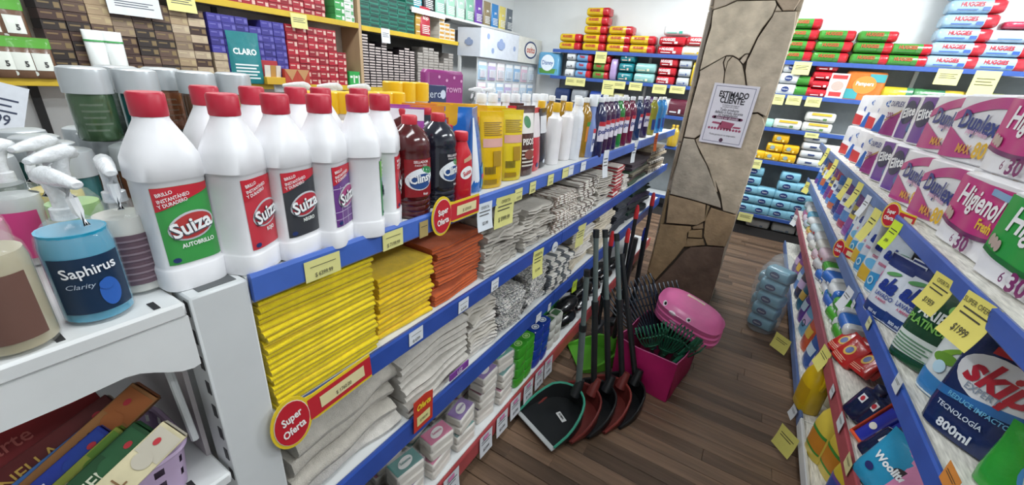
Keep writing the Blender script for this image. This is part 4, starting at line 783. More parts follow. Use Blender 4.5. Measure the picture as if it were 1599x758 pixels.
brn = spray(.142, .0335, 'd7d4cc', '6b5560', None, level=.82, turn=1.6); brn.append(T('label_lines', M(plas('8d7a84', .5), *[drect(front([(0, .0335, .0335), (.145, .0335, .0335)], .0022), -.024, .024-.006*(k % 2), .024+.01*k, .027+.01*k, 8, 1) for k in range(7)])))
amc = spray(.15, .036, 'b3a98c', '6f5148', None, level=.8, turn=1.9, clear='dfe0d6')
def mk(liq, lab, hd='e9edf0', lv=None): return spray(.14, .033, liq, lab, None, headc=hd, turn=1.2, leverc=lv)
for tpl, px, py, rz, lab in ((sap, 165, 505, 84, 'turquoise Saphirus trigger spray with navy label'), (brn, 228, 462, 78, 'clear trigger spray with mauve label right of the turquoise one'), (amc, 42, 556, 70, 'amber clear trigger spray cut by the left edge')):
    place(tpl, 'room_spray', lab, 'spray bottle', stand(px, py, S1+.0005, .036), rz, 'trigger room sprays on the end shelf')
for tpl, x, y, lab in ((mk('8fbf62', 'bfc2a0'), -.87, .165, 'green liquid trigger spray behind the mauve-label one'), (mk('d98aa8', 'c76d90'), -.84, .06, 'pink liquid trigger spray behind the turquoise one'), (mk('cfd2d0', 'd64a8a', 'eef0f2', 'e0508e'), -.96, .12, 'clear trigger spray with bright pink head parts'), (mk('6a4a86', '4a3566'), -.88, -.045, 'purple liquid trigger spray near the left edge'), (mk('d9d9d2', 'e08a4a'), -.95, .02, 'clear trigger spray with orange label'), (mk('e3c94a', 'c9a83a'), -.97, .17, 'yellow trigger spray at the back'), (mk('d77a9c', 'b8587e', 'f0eef0'), -.8, -.07, 'pink trigger spray half out of frame at left')):
    place(tpl, 'room_spray', lab, 'spray bottle', (x, y, S1+.0005), 60, 'trigger room sprays on the end shelf')
# lilac basket with incense boxes
LIL = plas('bda6c6', .4)
def bwall(x0, x1, y0, y1, h):
    def f(u, v):
        a = 2*math.pi*u; c, s = math.cos(a), math.sin(a); k = .92+.08*v; q = lambda t: math.copysign(abs(t)**.35, t)
        return ((x0+x1)/2+(x1-x0)/2*q(c)*k, (y0+y1)/2+(y1-y0)/2*q(s)*k, h*v)
    return f
f = bwall(-.16, .0, -.21, .0, .085); g = grid(f, 48, 6)
hole = lambda u, v: any(abs(v-t) < .1 for t in (.36, .66))
F = [q for i, q in enumerate(g[1]) if not ((i//48) in (2, 4) and (i % 48) % 4 == 1)]
bot = [f(i/48, 0) for i in range(48)]
place([T('wall', M(LIL, (g[0], F), (bot, [tuple(range(48))]))), T('rim', M(LIL, tube([f(i/48, 1) for i in range(49)], .005, 6)))], 'plastic_basket', 'lilac perforated plastic basket holding incense boxes', 'basket', (-.675, .165, .851))
def incense(col, text, tcol='d8c27a', w=.028, h=.04, ln=.25, endc=None, sub=None, size=.6):
    s = flat(-w/2); o = [T('box', M(mat(col, .42, var=.15, vs=20), cbox(-ln/2, ln/2, -w/2, w/2, -h/2, h/2, .001)))]
    o.append(T('lettering', M(plas(tcol, .5), dtxt(s, text, h*size, ln*.03, 0, bold=.008, sx=.9))))
    if endc: o.append(T('end_picture', M(plas(endc, .5), drect(s, ln*.32, ln*.48, -h*.45, h*.45, 2, 1), dell(flat(-w/2-.001), ln*.3, 0, h*.3, h*.3))))
    o.append(T('emblem', M(plas('b32a35', .5), dell(flat(-w/2-.0012), ln*.41, h*.12, .006, .004))))
    o.append(T('end_flap', M(plas('b9a789' if not endc else endc, .5), xf(drect(flat(0), -w*.45, w*.45, -h*.45, h*.45, 1, 1), (ln/2+.001, 0, 0), (0, 0, math.pi/2)))))
    return o
for tpl, px, py, x, tilt, lab in (
    (incense('8f2226', 'Iluminarte', 'c96a62', .09, .075, .3, size=.42), 172, 612, -.9, .2, 'large red incense box lying behind the others'),
    (incense('5c1a1a', 'CANELLA', 'c9a24a', .03, .05, .27, size=.5), 198, 628, -.8, .34, 'dark red incense box reading CANELLA'),
    (incense('9c6a3a', 'STORAX', '3a2a1e', .03, .046, .27, 'a8602c'), 243, 606, -.765, .5, 'tan and orange incense box reaching highest'),
    (incense('3f6aa8', '', '5a8a4a', .024, .045, .25, '4f7a3a'), 190, 655, -.77, .42, 'light blue and green incense box'),
    (incense('22399a', 'CLOVE', 'd9dce8', .024, .042, .25, '1f3f9c'), 200, 662, -.745, .46, 'royal blue incense box'),
    (incense('8f9a3c', 'FLORES', 'd9d6a0', .024, .045, .25, '5f8a2c'), 228, 664, -.725, .48, 'olive green incense box in a clear sleeve'),
    (incense('1f4a2a', 'NIGHT QUEEN', 'd2d6bf', .028, .05, .28, '245a34', size=.5), 243, 672, -.7, .48, 'dark green incense box reading NIGHT QUEEN'),
    (incense('c7bd9a', 'FLORAL', '7a5a3a', .026, .042, .25, 'b9b2a2'), 296, 656, -.668, .46, 'cream incense box nearest the aisle')):
    e = PX(px, py, x); ln = .3 if 'large' in lab else .26
    dirv = (0, math.cos(tilt), math.sin(tilt))
    place(tpl, 'incense_box', lab, 'box', (x, e[1]-.015-dirv[1]*ln/2, e[2]-dirv[2]*ln/2), rot=(-.75, -tilt, math.pi/2), group='incense boxes in the basket')
# ================================================================ wall shelving on the left: dye boxes behind yellow-edged shelves
YW = mat('c9a92c', .5, var=.08, vs=10); WOOD = mat('b59a78', .6, var=.12, vs=8, stretch=(1, 1, .2)); WX = -3.2
L1, L2 = 1.34, 1.845
un = [T('shelf', M(mat('cfc8ba', .6), cbox(-3.44, WX-.012, .2, 2.66, z-.03, z)), T('yellow_edge', M(YW, cbox(WX-.0118, WX, .2, 2.66, z-.036, z+.004, .002)))) for z in (L1, L2)]
un += [T('partition', M(WOOD, cbox(-3.44, WX-.004, 2.66, 2.69, 1.0, 2.4)))]
un += [T('upright', M(mat('2a2a2c', .5), cbox(-3.448, -3.43, y, y+.035, .4, 2.6))) for y in (.33, .64, 1.62)]
un += [T('back_board', M(mat('b8afa2', .7), cbox(-3.449, -3.442, .7, 2.66, L1, 2.4)))]
place(un, 'wall_shelving', 'yellow-edged wall shelves stacked with brown, purple and red boxes', 'shelving')
un = [T('shelf', M(mat('cfc8ba', .6), cbox(-3.44, WX-.012, 2.69, 4.04, z-.03, z)), T('yellow_edge', M(YW, cbox(WX-.0118, WX, 2.69, 4.04, z-.036, z+.004, .002)))) for z in (L1-.01, L2-.01)]
un += [T('back_board', M(mat('3a3836', .8), cbox(-3.449, -3.442, 2.69, 4.04, L1, 2.4)))]
place(un, 'wall_shelving', 'yellow-edged wall shelves stacked with teal and small grey boxes', 'shelving')
def dye(w, h, col, mark, side=1, dpt=.16, small=None):
    s = flat(0, .001)
    o = [T('carton', M(mat(col, .45, var=.12, vs=12, rnd=.12), cbox(-w/2+.0008, w/2-.0008, 0, dpt, 0, h-.0012, .0006), smooth=False))]
    if small: o.append(T('label', M(plas(mark, .5), drect(s, -w*.42, w*.42, h*.3, h*.8, 1, 1))))
    else: o.append(T('label', M(plas(mark, .5), drect(s, w*.2*side, w*.44*side, h*.2, h*.75, 1, 1), drect(s, -w*.4*side, w*.05*side, h*.55, h*.7, 1, 1))))
    return o
def boxwall(y0, y1, nc, z0, h, heights, cols, names, what, where, group, x=WX-.02, small=None, skip=()):
    w = (y1-y0)/nc; tp = {}
    for i in range(nc):
        for k in range(heights[i % len(heights)]):
            ci = (cols if isinstance(cols, list) else cols(i, k))
            c, mk_, nm = ci[(i+0*k) % len(ci)] if isinstance(cols, list) else ci
            key = (c, mk_)
            if key not in tp: tp[key] = dye(w-.001, h, c, mk_, 1, small=small)
            place(tp[key], names, '%s %s, %s column from left, %s row up %s' % (nm, what, ORD[i], ORD[k], where), 'box', (x-R(0, .008), y0+w*(i+.5), z0+.0006+k*h), 90+R(-1, 1), group)
yy = lambda px: PX(px, 115, WX)[1]
BR = [('2f2725', '7f6c4c', 'dark brown'), ('5e4a40', '86724f', 'brown'), ('a08a6e', 'b3a07c', 'tan'), ('43302b', '80694a', 'reddish brown'), ('857260', '9a8868', 'light brown'), ('b5a28a', 'c2b294', 'beige')]
rr = random.Random(5)
def brown(i, k):
    pal = ([0, 3, 0, 1], [0, 3, 1, 1], [2, 2, 4, 1], [1, 3, 4, 0], [0, 3, 0, 1], [0, 0, 1, 4], [2, 5, 2, 4], [5, 2, 5, 3])[i % 8]
    return BR[pal[rr.randrange(4)]]
boxwall(yy(92), yy(338), 8, L1, .047, [9], brown, 'dye_box', 'dye box', 'on the wall', 'brown hair dye boxes')
PU = [('3f3a8c', '6a66b0', 'purple'), ('35307c', '5c58a8', 'deep purple')]
boxwall(yy(342), yy(455), 6, L1+.0, .047, [9, 9, 9, 8, 9, 9], lambda i, k: PU[(i*3+k*2) % 5 == 0] if (i > 0 or k > 3) else BR[5], 'dye_box', 'dye box', 'on the wall', 'purple hair dye boxes')
RE = [('a31f30', 'd8b8ac', 'red'), ('8f1a2a', 'c99a90', 'dark red')]
boxwall(yy(457), yy(545), 6, L1, .053, [8, 8, 8, 8, 8, 5], lambda i, k: RE[(i+k) % 3 == 0], 'dye_box', 'dye box', 'on the wall', 'red hair dye boxes')
boxwall(yy(547), 2.655, 2, L1, .12, [1], lambda i, k: ('2f9a4a', 'dfe6dc', 'bright green'), 'green_carton', 'upright carton', 'beside the partition', 'green cartons', x=WX-.01)
boxwall(1.36, 2.36, 11, L2, .045, [5], lambda i, k: RE[(i*2+k) % 3 == 0], 'dye_box', 'dye box', 'on upper shelf', 'red boxes on the upper shelf')
boxwall(2.45, 2.64, 2, L2, .05, [4], lambda i, k: (('3f9a52', 'dfe6dc', 'green'), ('d5d8d4', '5aa06a', 'white'))[i], 'dye_box', 'box', 'by the partition', 'green and white boxes')
TE = [('2a7a68', '14453c', 'teal'), ('23695a', '103a34', 'dark teal')]
boxwall(2.7, 3.36, 6, L2-.01, .038, [8, 8, 8, 8, 7, 8], lambda i, k: TE[(i+k) % 2], 'dye_box', 'box', 'on upper shelf', 'teal boxes', small=1)
boxwall(2.7, 3.36, 9, L1-.01, .0235, [19, 16, 15, 17, 14, 13, 15, 16, 15], lambda i, k: ('2a2428', 'c9bcb8', 'dark'), 'small_dye_box', 'pale-ended small box', 'on the wall', 'small dark boxes with pale ends', small=1)
boxwall(3.4, 3.98, 7, L1-.01, .027, [13, 15, 15, 14, 10, 12, 14], lambda i, k: ('8a8580', 'a8a29c', 'grey'), 'small_dye_box', 'small box', 'on the wall', 'small grey boxes', small=1)
boxwall(3.38, 3.5, 1, L2-.01, .06, [4], lambda i, k: ('b08a3a', 'd8cfc0', 'gold'), 'dye_box', 'box', 'beside the teal boxes', 'gold boxes')
boxwall(3.74, 4.0, 3, L2-.01, .042, [5, 4, 3], lambda i, k: ('d3cdc2', 'b98a3a', 'cream and gold'), 'dye_box', 'box', 'beside the red sachet', 'cream boxes', small=1)
def sachet(w, h, col, name, tcol='e6eef0', marks=()): return pouch(w, h, .04, col, [('name', tcol, mtext(name, .26, 0, .62, bold=.04)), ('text_lines', tcol, mlines(5, -.36, .36, .1, .42)), *marks])
def wallp(tpl, px, py, z, name, lab, cat, rz=90, dx=0, group=None, s=1):
    p = PX(px, py, WX+dx); place(tpl, name, lab, cat, (WX+dx-.03, p[1], z), rz, group, s=s)
wallp(sachet(.2, .33, '1f7a80', 'CLARO', 'dfeaea'), 390, 110, L1+.001, 'powder_sachet', 'teal sachet reading CLARO standing before the purple boxes', 'sachet', dx=.03, rz=80)
wallp(sachet(.15, .27, 'a8283a', 'ROJO', 'e8d8d0'), 667, 60, L2-.009, 'powder_sachet', 'red and silver sachet on the upper wall shelf', 'sachet', dx=.0)
tube_w = [T('tube', M(plas('e2e6e4', .3), loft([(0, .03, .03), (.06, .032, .03), (.19, .034, .012, 2.4), (.2, .034, .004, 2.4)], 18))), T('green_ring', M(plas('3f9a52', .4), loft([(.155, .0345, .02, 2.2), (.162, .0348, .019, 2.2)], 18, False))), T('print', M(plas('3a6a58', .4), drect(front([(0, .031, .03), (.2, .034, .012)]), -.004, .006, .03, .13, 2, 3)))]
for i, px in enumerate((163, 192)): wallp(tube_w, px, 110, L1+.001, 'cream_tube', 'white tube with green ring, %s of the pair on the wall shelf' % ('left', 'right')[i], 'tube', dx=.05, group='white tubes', s=1.25)
pg = pouch(.1, .19, .05, '6b4f3c', [('green_top', '4f9a2a', mrect(-.5, .5, .74, .99)), ('white_label', 'd9ddd4', mrect(-.3, .34, .2, .62)), ('numeral', '2a2a2a', mtext('5', .34, .1, .34, bold=.05)), ('round_mark', 'd9ddd4', mell(-.38, .12, .1, .06))])
for i, (px, z) in enumerate(((14, 0), (44, 0), (74, 0), (12, .165), (50, .165))): wallp(pg, px, 115, L1+.001+z, 'henna_pouch', 'brown pouch with green top and numeral 5, %s row, %s from left' % (('lower', 'upper')[i > 2], ORD[i % 3]), 'pouch', dx=-.02 if i > 2 else .02, group='brown and green pouches')
boxk = [T('tray', M(plas('c9a02c', .5), cbox(-.07, .07, -.04, .04, 0, .05, .002))), T('flap', M(plas('a8323a', .5), cbox(-.065, .065, .03, .036, .05, .16, .002)))]+[T('sachet', M(plas(c, .4), xf(cbox(-.02, .02, -.003, .003, 0, .1), (-.045+.045*i, -.01+.01*i, .03), (.15, 0, .1*i)))) for i, c in enumerate(('d8d0c6', 'b88a4a', 'd8d0c6'))]
wallp(boxk, 430, 120, L1+.001, 'display_tray', 'yellow display tray with sachets before the red boxes', 'tray', dx=.045)
tri = [T('card', M(plas('b0402f', .5), prism([(-.05, 0), (.05, 0), (.05, .11), (-.05, .11)], -.02, .02))), T('front_flap', M(plas('b98a5c', .5), dpoly(flat(-.021), [(-.05, .11), (.05, .11), (.0, .03)])))]
for i, px in enumerate((457, 476)): wallp(tri, px, 122, L1+.001, 'folded_carton', 'opened red carton with tan flap, %s of two' % ('left', 'right')[i], 'box', dx=.045)
for px, py, w, h, col, lab in ((210, 10, .24, .1, 'd5d8d8', 'white sheet taped across the brown boxes'), (283, 4, .15, .1, 'dcd68e', 'yellow sheet taped above the tan boxes'), (467, 33, .13, .1, 'dcd68e', 'yellow price card on the upper yellow edge'), (438, 137, .1, .06, 'd5dade', 'white price card on the lower yellow edge'), (514, 137, .1, .05, 'cfc77e', 'yellow price card on the lower yellow edge near the partition'), (602, 56, .1, .12, 'd8dade', 'white price card below the teal boxes'), (12, 168, .2, .24, 'd5dae2', 'white tilted card with blue bar at the left frame edge')):
    p = PX(px, py, WX+.002); place(card(w, h, col, '$499' if px == 12 else None, None, '3a4258', curl=.05, lines=3), 'wall_price_card', lab, 'price card', (WX+.003, p[1], p[2]+h/2), rot=(0, .35 if px == 12 else 0, math.pi/2), group='cards on the wall shelves')
# white upper shelf towards the corner
place([T('board', M(STEELW, cbox(-3.445, -3.2, 3.3, 5.4, 2.05, 2.075, .002)))]+[T('bracket', M(mat('2a2a2c', .5), prism([(-3.44, 2.05), (-3.22, 2.05), (-3.24, 2.035), (-3.42, 1.99), (-3.44, 1.99)], y, y+.03))) for y in (3.9, 4.6, 5.2)]+[T('price_strip', M(plas('dfe2e4', .4), cbox(-3.2, -3.197, 3.3, 3.8, 2.03, 2.078)))], 'corner_shelf', 'white bracket shelf high on the left wall near the corner', 'shelf')
cs = ['2a8a9a', '3a3a40', '8ab8a8', '9ac8b0', 'a8c8b8', '7fb39c', '6a3f9c', '8a7a5a', '2f7fc0', 'd8c86a', '5a6470']
for i, c in enumerate(cs):
    place(sachet(.15, .26, c, 'pro', 'e8ecec'), 'powder_sachet', 'upright packet on the high corner shelf, %s from the near end' % ORD[i], 'sachet', (-3.25, 3.42+.175*i, 2.076), 90, 'packets on the high corner shelf')
for i in range(9):
    place(dye(.1, .13, ('4a4a4e', 'd8d5d0')[i % 2], 'e0dfdc', small=1), 'dye_box', 'upright box under the high corner shelf, %s from the near end' % ORD[i], 'box', (WX-.03, 4.12+.14*i, L2-.01), 90, 'boxes under the high corner shelf')
place([T('board', M(STEELW, cbox(-3.445, -3.2, 4.05, 5.45, L2-.032, L2-.011, .002)))], 'corner_shelf', 'white shelf just under the high bracket shelf by the corner', 'shelf')
# baby display with cloud headers and hanging blister packs
HX = -2.9; PNL = mat('cfd6e2', .5, var=.02); PG = mat('b9bfc4', .5)
def cloud(s, u, v, r): return [dell(lambda a, b, i=i: tuple(c+d*.0007*i for c, d in zip(s(a, b), nrm)), u+dx*r, v+dz*r, r*k, r*k, n=14, nr=1) for nrm in [(1, -1, 0)] for i, (dx, dz, k) in enumerate(((0, .25, .6), (-.7, -.1, .5), (.7, -.1, .5), (-.3, -.35, .45), (.35, -.35, .45), (0, -.1, .7)))]
sd = lambda u, v: (HX+.0015, u, v); sd2 = lambda u, v: (HX+.0025, u, v); fr = lambda u, v: (u, 4.046, v)
def side_txt(t, size, u, v): V, F_ = dtxt(flat(0), t, size, 0, 0, bold=.02); return [(HX+.0035, u+x, v+z) for x, y_, z in V], F_
BLU = plas('8a9cc0', .5)
disp = [T('end_header', M(PNL, cbox(-3.22, HX, 4.05, 4.056, 1.7, 1.99)), T('cloud', M(BLU, *cloud(fr, -3.06, 1.85, .05)))),
        T('side_header', M(mat('c6ccd6', .5), cbox(HX-.006, HX, 4.057, 4.88, 1.7, 2.0)), T('cloud', M(BLU, *cloud(sd, 4.47, 1.86, .075))), *[T('dot', M(BLU, dell(sd, u, v, .03, .03, n=12, nr=1))) for u, v in ((4.2, 1.92), (4.78, 1.84), (4.3, 1.78))]),
        T('side_header', M(mat('cdcdc6', .5), cbox(HX-.006, HX, 4.882, 5.5, 1.7, 2.0)), T('badge', M(plas('32406a', .5), dell(sd, 5.2, 1.86, .17, .105)), T('badge_face', M(plas('e2ddd6', .5), dell(sd2, 5.2, 1.86, .14, .085)), ), T('badge_text', M(plas('b8452f', .5), side_txt('osito', .11, 5.2, 1.86))))),
        T('peg_panel', M(PG, cbox(HX-.05, HX-.04, 4.06, 5.5, .2, 1.7))), T('pole', M(STEELW, cbox(-3.21, -3.18, 4.05, 4.08, 0, 1.7))), T('foot', M(STEELW, cbox(-3.22, HX, 4.06, 5.5, 0, .2)))]
place(disp, 'baby_display', 'display stand with cloud-printed header panels by the left corner', 'display stand')
def blister(col, w=.16, h=.2):
    return [T('card', M(plas(col, .3), cbox(-w/2, w/2, 0, .004, 0, h, .001))), T('bubble', M(clearp('dfe8f0', .55), loft([(.02, w*.36, .0005, 3, 0, -.001), (.03, w*.4, .01, 3, 0, -.0105), (h*.55, w*.4, .011, 3, 0, -.0115), (h*.6, w*.36, .001, 3, 0, -.0015)], 16))), T('item', M(plas(('c77f9c', 'd8dde4', '7f9cc8', 'cfa0b8')[hash(col) % 4 if False else int(col, 16) % 4], .4), dell(flat(-.004), 0, h*.32, w*.24, w*.24, r0=.4))), T('header', M(plas('e6e8ea', .4), drect(flat(0), -w*.46, w*.46, h*.78, h*.97, 1, 1)))]
bc = ['a8c4dc', 'd6b8c8', 'c2d2e2', 'b8a8cc', 'cfd8de', '8fb0d2', 'e0d2d8']
for r_ in range(3):
    for i in range(7):
        place(blister(bc[(i*3+r_) % 7]), 'blister_pack', 'baby accessory pack hanging on the display, %s row down, %s from the near end' % (ORD[r_], ORD[i]), 'blister pack', (HX-.034, 4.16+i*.195, 1.46-.23*r_), 90, 'hanging baby accessory packs')
# purple and navy counter cards on the gondola's far side
p = PX(693, 130, -1.3); s = flat(-.021)
place([T('box', M(plas('8f2f78', .4), cbox(-.1, .1, -.02, .04, 0, .285, .012))), T('print', M(plas('d8a0c8', .4), *[dell(s, -.04+.04*i, .26-.012*(i % 2), .006, .006, n=8, nr=1) for i in range(4)], dtxt(s, 'crown', .04, .03, .215, bold=.01)))], 'counter_card', 'purple printed counter display behind the pouches', 'display', (-1.3, p[1], S1+.0165), 80, s=(1.1, 1, 1.12))
p = PX(672, 137, -1.22); place([T('box', M(plas('27345c', .4), cbox(-.075, .075, -.015, .015, 0, .26, .002))), T('print', M(plas('c3cde0', .4), dtxt(flat(-.016), 'Acero', .045, -.01, .225), dell(flat(-.016), .055, .225, .014, .018)))], 'counter_card', 'navy printed card standing left of the purple display', 'display', (-1.22, p[1], S1+.0165), 80)
# ================================================================ back wall shelving with nappies and wipes
BY = 5.3
BZ = {'a': 1.895, 'b': 1.575, 'c': 1.235, 'd': .89, 'e': .275}
BBL = mat('34549c', .4, var=.08); BGR = mat('7f8588', .6, var=.05)
for nm, x0, x1, lab in (('l', -2.62, -.2, 'back wall shelving left of the pillar with yellow and red packs'), ('r', -.19, 2.4, 'back wall shelving right of the pillar with green and blue packs')):
    ps = [T('back_panel', M(BGR, cbox(x0, x1, 5.575, 5.59, .1, 1.87))), T('plinth', M(mat('3a3a3c', .6), cbox(x0, x1, 5.36, 5.57, 0, .1)))]
    ps += [T('post', M(STEELW, cbox(x, x+.03, 5.55, 5.575, 0, 1.95))) for x in (x0, (x0+x1)/2, x1-.03)]
    for k, z in BZ.items(): ps.append(T('shelf', M(mat('b9bdbf', .5), cbox(x0, x1, BY+.005, 5.548, z-.022, z)), T('price_rail', M(BBL, cbox(x0, x1, BY-.004, BY+.0045, z-.036, z+.004, .002)))))
    place(ps, 'back_shelving', lab, 'shelving')
def pillow(w, h, d, col, endc=None, text=None, tcol='b8252f', patch=None, crimp=True, m=None, icon=None):
    # soft pack lying on its side, long axis x
    R_ = []; h *= .975
    for t, k in ((0, .5), (.02, .82), (.07, .97), (.2, 1), (.5, 1.0), (.8, 1), (.93, .97), (.98, .82), (1, .5)):
        x = -w/2+w*t; rg = ring(0, d/2*k, h/2*min(1, k*1.02), 3.4, n=18); R_.append([(x, d/2+a, h/2+b) for a, b, _ in rg])
    o = [T('wrapper', M(m or foil(col), skin(R_)))]
    s = lambda u, v: (u, -.002-.002*(1-(2*u/w)**2), v); s2 = lambda u, v: (u, -.0035-.002*(1-(2*u/w)**2), v)
    if endc:
        E_ = []
        for t in (.74, .8, .93, .985, 1.003):
            k = {.74: 1.006, .8: 1.008, .93: .99, .985: .83, 1.003: .5}[t]; x = -w/2+w*t; rg = ring(0, d/2*k, h/2*min(1.006, k*1.02), 3.4, n=18); E_.append([(x, d/2+a, h/2+b) for a, b, _ in rg])
        o.append(T('end_band', M(foil(endc), skin(E_))))
    if text: o.append(T('name', M(plas(tcol, .4), dtxt(s, text, min(h*.42, w*.2), -w*.1, h*.6, bold=.04, sx=.8))))
    if patch: o.append(T('patch', M(plas(patch, .4), drect(s, w*.1, w*.22, h*.18, h*.42, 2, 1), drect(s, -w*.34, w*.02, h*.2, h*.28, 3, 1))))
    if icon: o.append(T('mark', M(plas(icon, .4), dell(s, -w*.05, h*.5, w*.2, h*.26), )))
    if icon: o.append(T('mark_text', M(plas('eef0f4', .4), dtxt(s2, 'babysec' if icon == '23376e' else 'aloe', h*.2, -w*.05, h*.5, sx=.8))))
    return o
def stack(tpl, px0, px1, n, zk, name, lab, cat, group, h, z0=None, y=None, refy=100, s=1, jit=.003, rz=0):
    y = BY+.01 if y is None else y; a = PY((px0+px1)/2, refy, y); z = BZ[zk] if z0 is None else z0
    for k in range(n):
        place(tpl, name, lab if n == 1 else lab+', %s up in its stack' % ORD[k], cat, (a[0]+R(-jit, jit), y+R(0, .01), z+.001+k*h), rz+R(-1.5, 1.5), group, s=s)
yh = pillow(.3, .098, .2, 'd8b81c', 'b81f2c', 'HUGGIES', 'b8252f', 'c9a21a'); rh = pillow(.3, .098, .2, 'b8202c', None, 'HUGGIES', 'eadfe0', 'e8d8d8'); mixd = pillow(.3, .11, .2, 'dfe2e2', None, None, patch='3aa08a')
G_ = 'nappy packs on the back shelves'
for i, (a, b, n) in enumerate(((870, 907, 2), (906, 945, 5), (944, 985, 3), (981, 1022, 2))): stack(yh, a, b, n, 'a', 'nappy_pack', 'yellow and red nappy pack, %s column left of the pillar' % ORD[i], 'nappy pack', G_, .098, refy=68)
stack(rh, 1022, 1070, 2, 'a', 'nappy_pack', 'red nappy pack beside the yellow columns', 'nappy pack', G_, .098, refy=80); stack(mixd, 1024, 1068, 1, 'a', 'nappy_pack', 'white and yellow pack on top of the red ones', 'nappy pack', G_, .1, z0=BZ['a']+.2)
stack(pillow(.3, .1, .2, 'd8d4c2', None, None, patch='c9a21a'), 1068, 1098, 1, 'a', 'nappy_pack', 'white and yellow pack against the pillar', 'nappy pack', G_, .1, refy=85); stack(rh, 1070, 1098, 1, 'a', 'nappy_pack', 'red nappy pack against the pillar', 'nappy pack', G_, .1, z0=BZ['a']+.104)
# second shelf, left of the pillar
roll3 = pillow(.11, .105, .12, 'd5d8da', None, None, patch='8a9098', icon=None)
def col2(px0, px1, n, c, lab, h=.098, endc=None, txt=None, patch=None, w=None, tc='b8252f'):
    wd = w or abs(PY(px1, 100, BY)[0]-PY(px0, 100, BY)[0])*.94
    stack(pillow(wd, h, .2, c, endc, txt, tc, patch), px0, px1, n, 'b', 'nappy_pack', lab, 'nappy pack', 'packs on the second back shelf', h+.001, refy=112, jit=.004)
dis = [T('pack', M(foil('5f9ec4'), loft([(0, .16, .08, 4), (.02, .165, .085, 4), (.26, .16, .08, 4), (.28, .15, .06, 4)], 24))), T('grass', M(plas('4f8a3c', .4), drect(front([(0, .16, .08, 4), (.28, .16, .08, 4)], .006), -.14, .14, .02, .08))), T('bubble', M(plas('dce6ee', .4), dell(front([(0, .16, .08, 4), (.28, .16, .08, 4)], .007), .0, .15, .1, .1)), T('name', M(plas('2f5a9c', .4), dtxt(front([(0, .16, .08, 4), (.28, .16, .08, 4)], .0085), 'Disney', .075, 0, .15, bold=.01, sx=.8))))]
stack(dis, 838, 880, 1, 'b', 'nappy_pack', 'sky blue pack with white round name patch at the shelf end', 'nappy pack', 'packs on the second back shelf', .28, refy=100, y=BY+.1)
col2(881, 896, 3, 'd5d8da', 'white roll pack beside the sky blue pack', .1, patch='50545a'); col2(896, 922, 3, '6f9ec8', 'blue and red nappy pack', .095, 'b8252f', 'Pañal'); col2(923, 950, 3, '5f8a3c', 'green and red nappy pack', .095, 'b8252f', 'Pañal'); col2(951, 962, 1, 'b09ac8', 'lilac upright pack beside the dark teal ones', .26)
col2(963, 988, 3, '1f7a84', 'dark teal nappy pack', .105, None, 'G', 'd8c0b0', tc='d8dde0'); col2(989, 1024, 2, '8fc0bc', 'pale teal nappy pack', .11, None, None, 'd8d6b8'); col2(1025, 1056, 3, 'b8222e', 'red nappy pack', .095, None, 'HUGGIES', 'e0d0d0', tc='eadfe0'); col2(1057, 1079, 3, 'b9c0c6', 'white and grey nappy pack', .095, patch='4a5a86'); col2(1080, 1092, 1, 'd0b02a', 'yellow upright pack beside the pillar', .28)
# third shelf, left of the pillar
for i, (a, b, c, nm) in enumerate(((862, 890, '22345c', 'navy'), (890, 915, '8a8f94', 'grey'), (918, 945, '24408c', 'royal blue'), (945, 975, 'b8b48a', 'olive'), (1010, 1030, '4a2f5c', 'purple'), (1030, 1050, 'c2c4c6', 'white'), (1050, 1072, '5c2434', 'maroon'))):
    stack(pillow(.22, .2, .18, c, None, None, patch='c9ccd0'), a, b, 1, 'c', 'soap_powder_pack', nm+' pack on the third back shelf left of the pillar', 'pack', 'packs on the third back shelf', .2, refy=150)
for i, (a, c) in enumerate(((1048, 'b89a2c'), (1054, 'c0a23a'))):
    stack(bottle(.25, .04, c, 'd9b23a', mt=gloss(c), neck=.36), a-8, a+8, 1, 'd', 'oil_bottle', 'yellow oil bottle low behind the gondola end, %s' % ('left', 'right')[i], 'bottle', 'yellow bottles on the fourth back shelf', .2, refy=215)
# right of the pillar: top shelf
gh = pillow(.3, .098, .21, '3f8a34', 'b81f2c', 'HUGGIES', 'b04a2a', '2f6a28'); bh = pillow(.36, .108, .21, '9fc0d8', 'b8303c', 'HUGGIES', 'b8252f', '2f55a8')
for i, (a, b, n) in enumerate(((1214, 1262, 4), (1264, 1324, 3), (1326, 1388, 3), (1388, 1446, 2))): stack(gh, a, b, n, 'a', 'nappy_pack', 'green and red nappy pack, %s column right of the pillar' % ORD[i], 'nappy pack', G_, .098, refy=95)
stack(bh, 1448, 1526, 8, 'a', 'nappy_pack', 'light blue nappy pack in the tall tower', 'nappy pack', G_, .108, refy=100); stack(bh, 1528, 1600, 2, 'a', 'nappy_pack', 'light blue nappy pack right of the tall tower', 'nappy pack', G_, .108, refy=100)
stack(pillow(.4, .1, .21, 'c0cfda', 'c8323f', None, patch='3f70b0'), 1535, 1615, 1, 'a', 'nappy_pack', 'white and blue pack lying on the low blue stack', 'nappy pack', G_, .1, z0=BZ['a']+.218); stack(pillow(.3, .06, .2, 'b83a55', '4aa0b0'), 1550, 1610, 1, 'a', 'nappy_pack', 'thin magenta pack topmost at the right edge', 'nappy pack', G_, .1, z0=BZ['a']+.32)
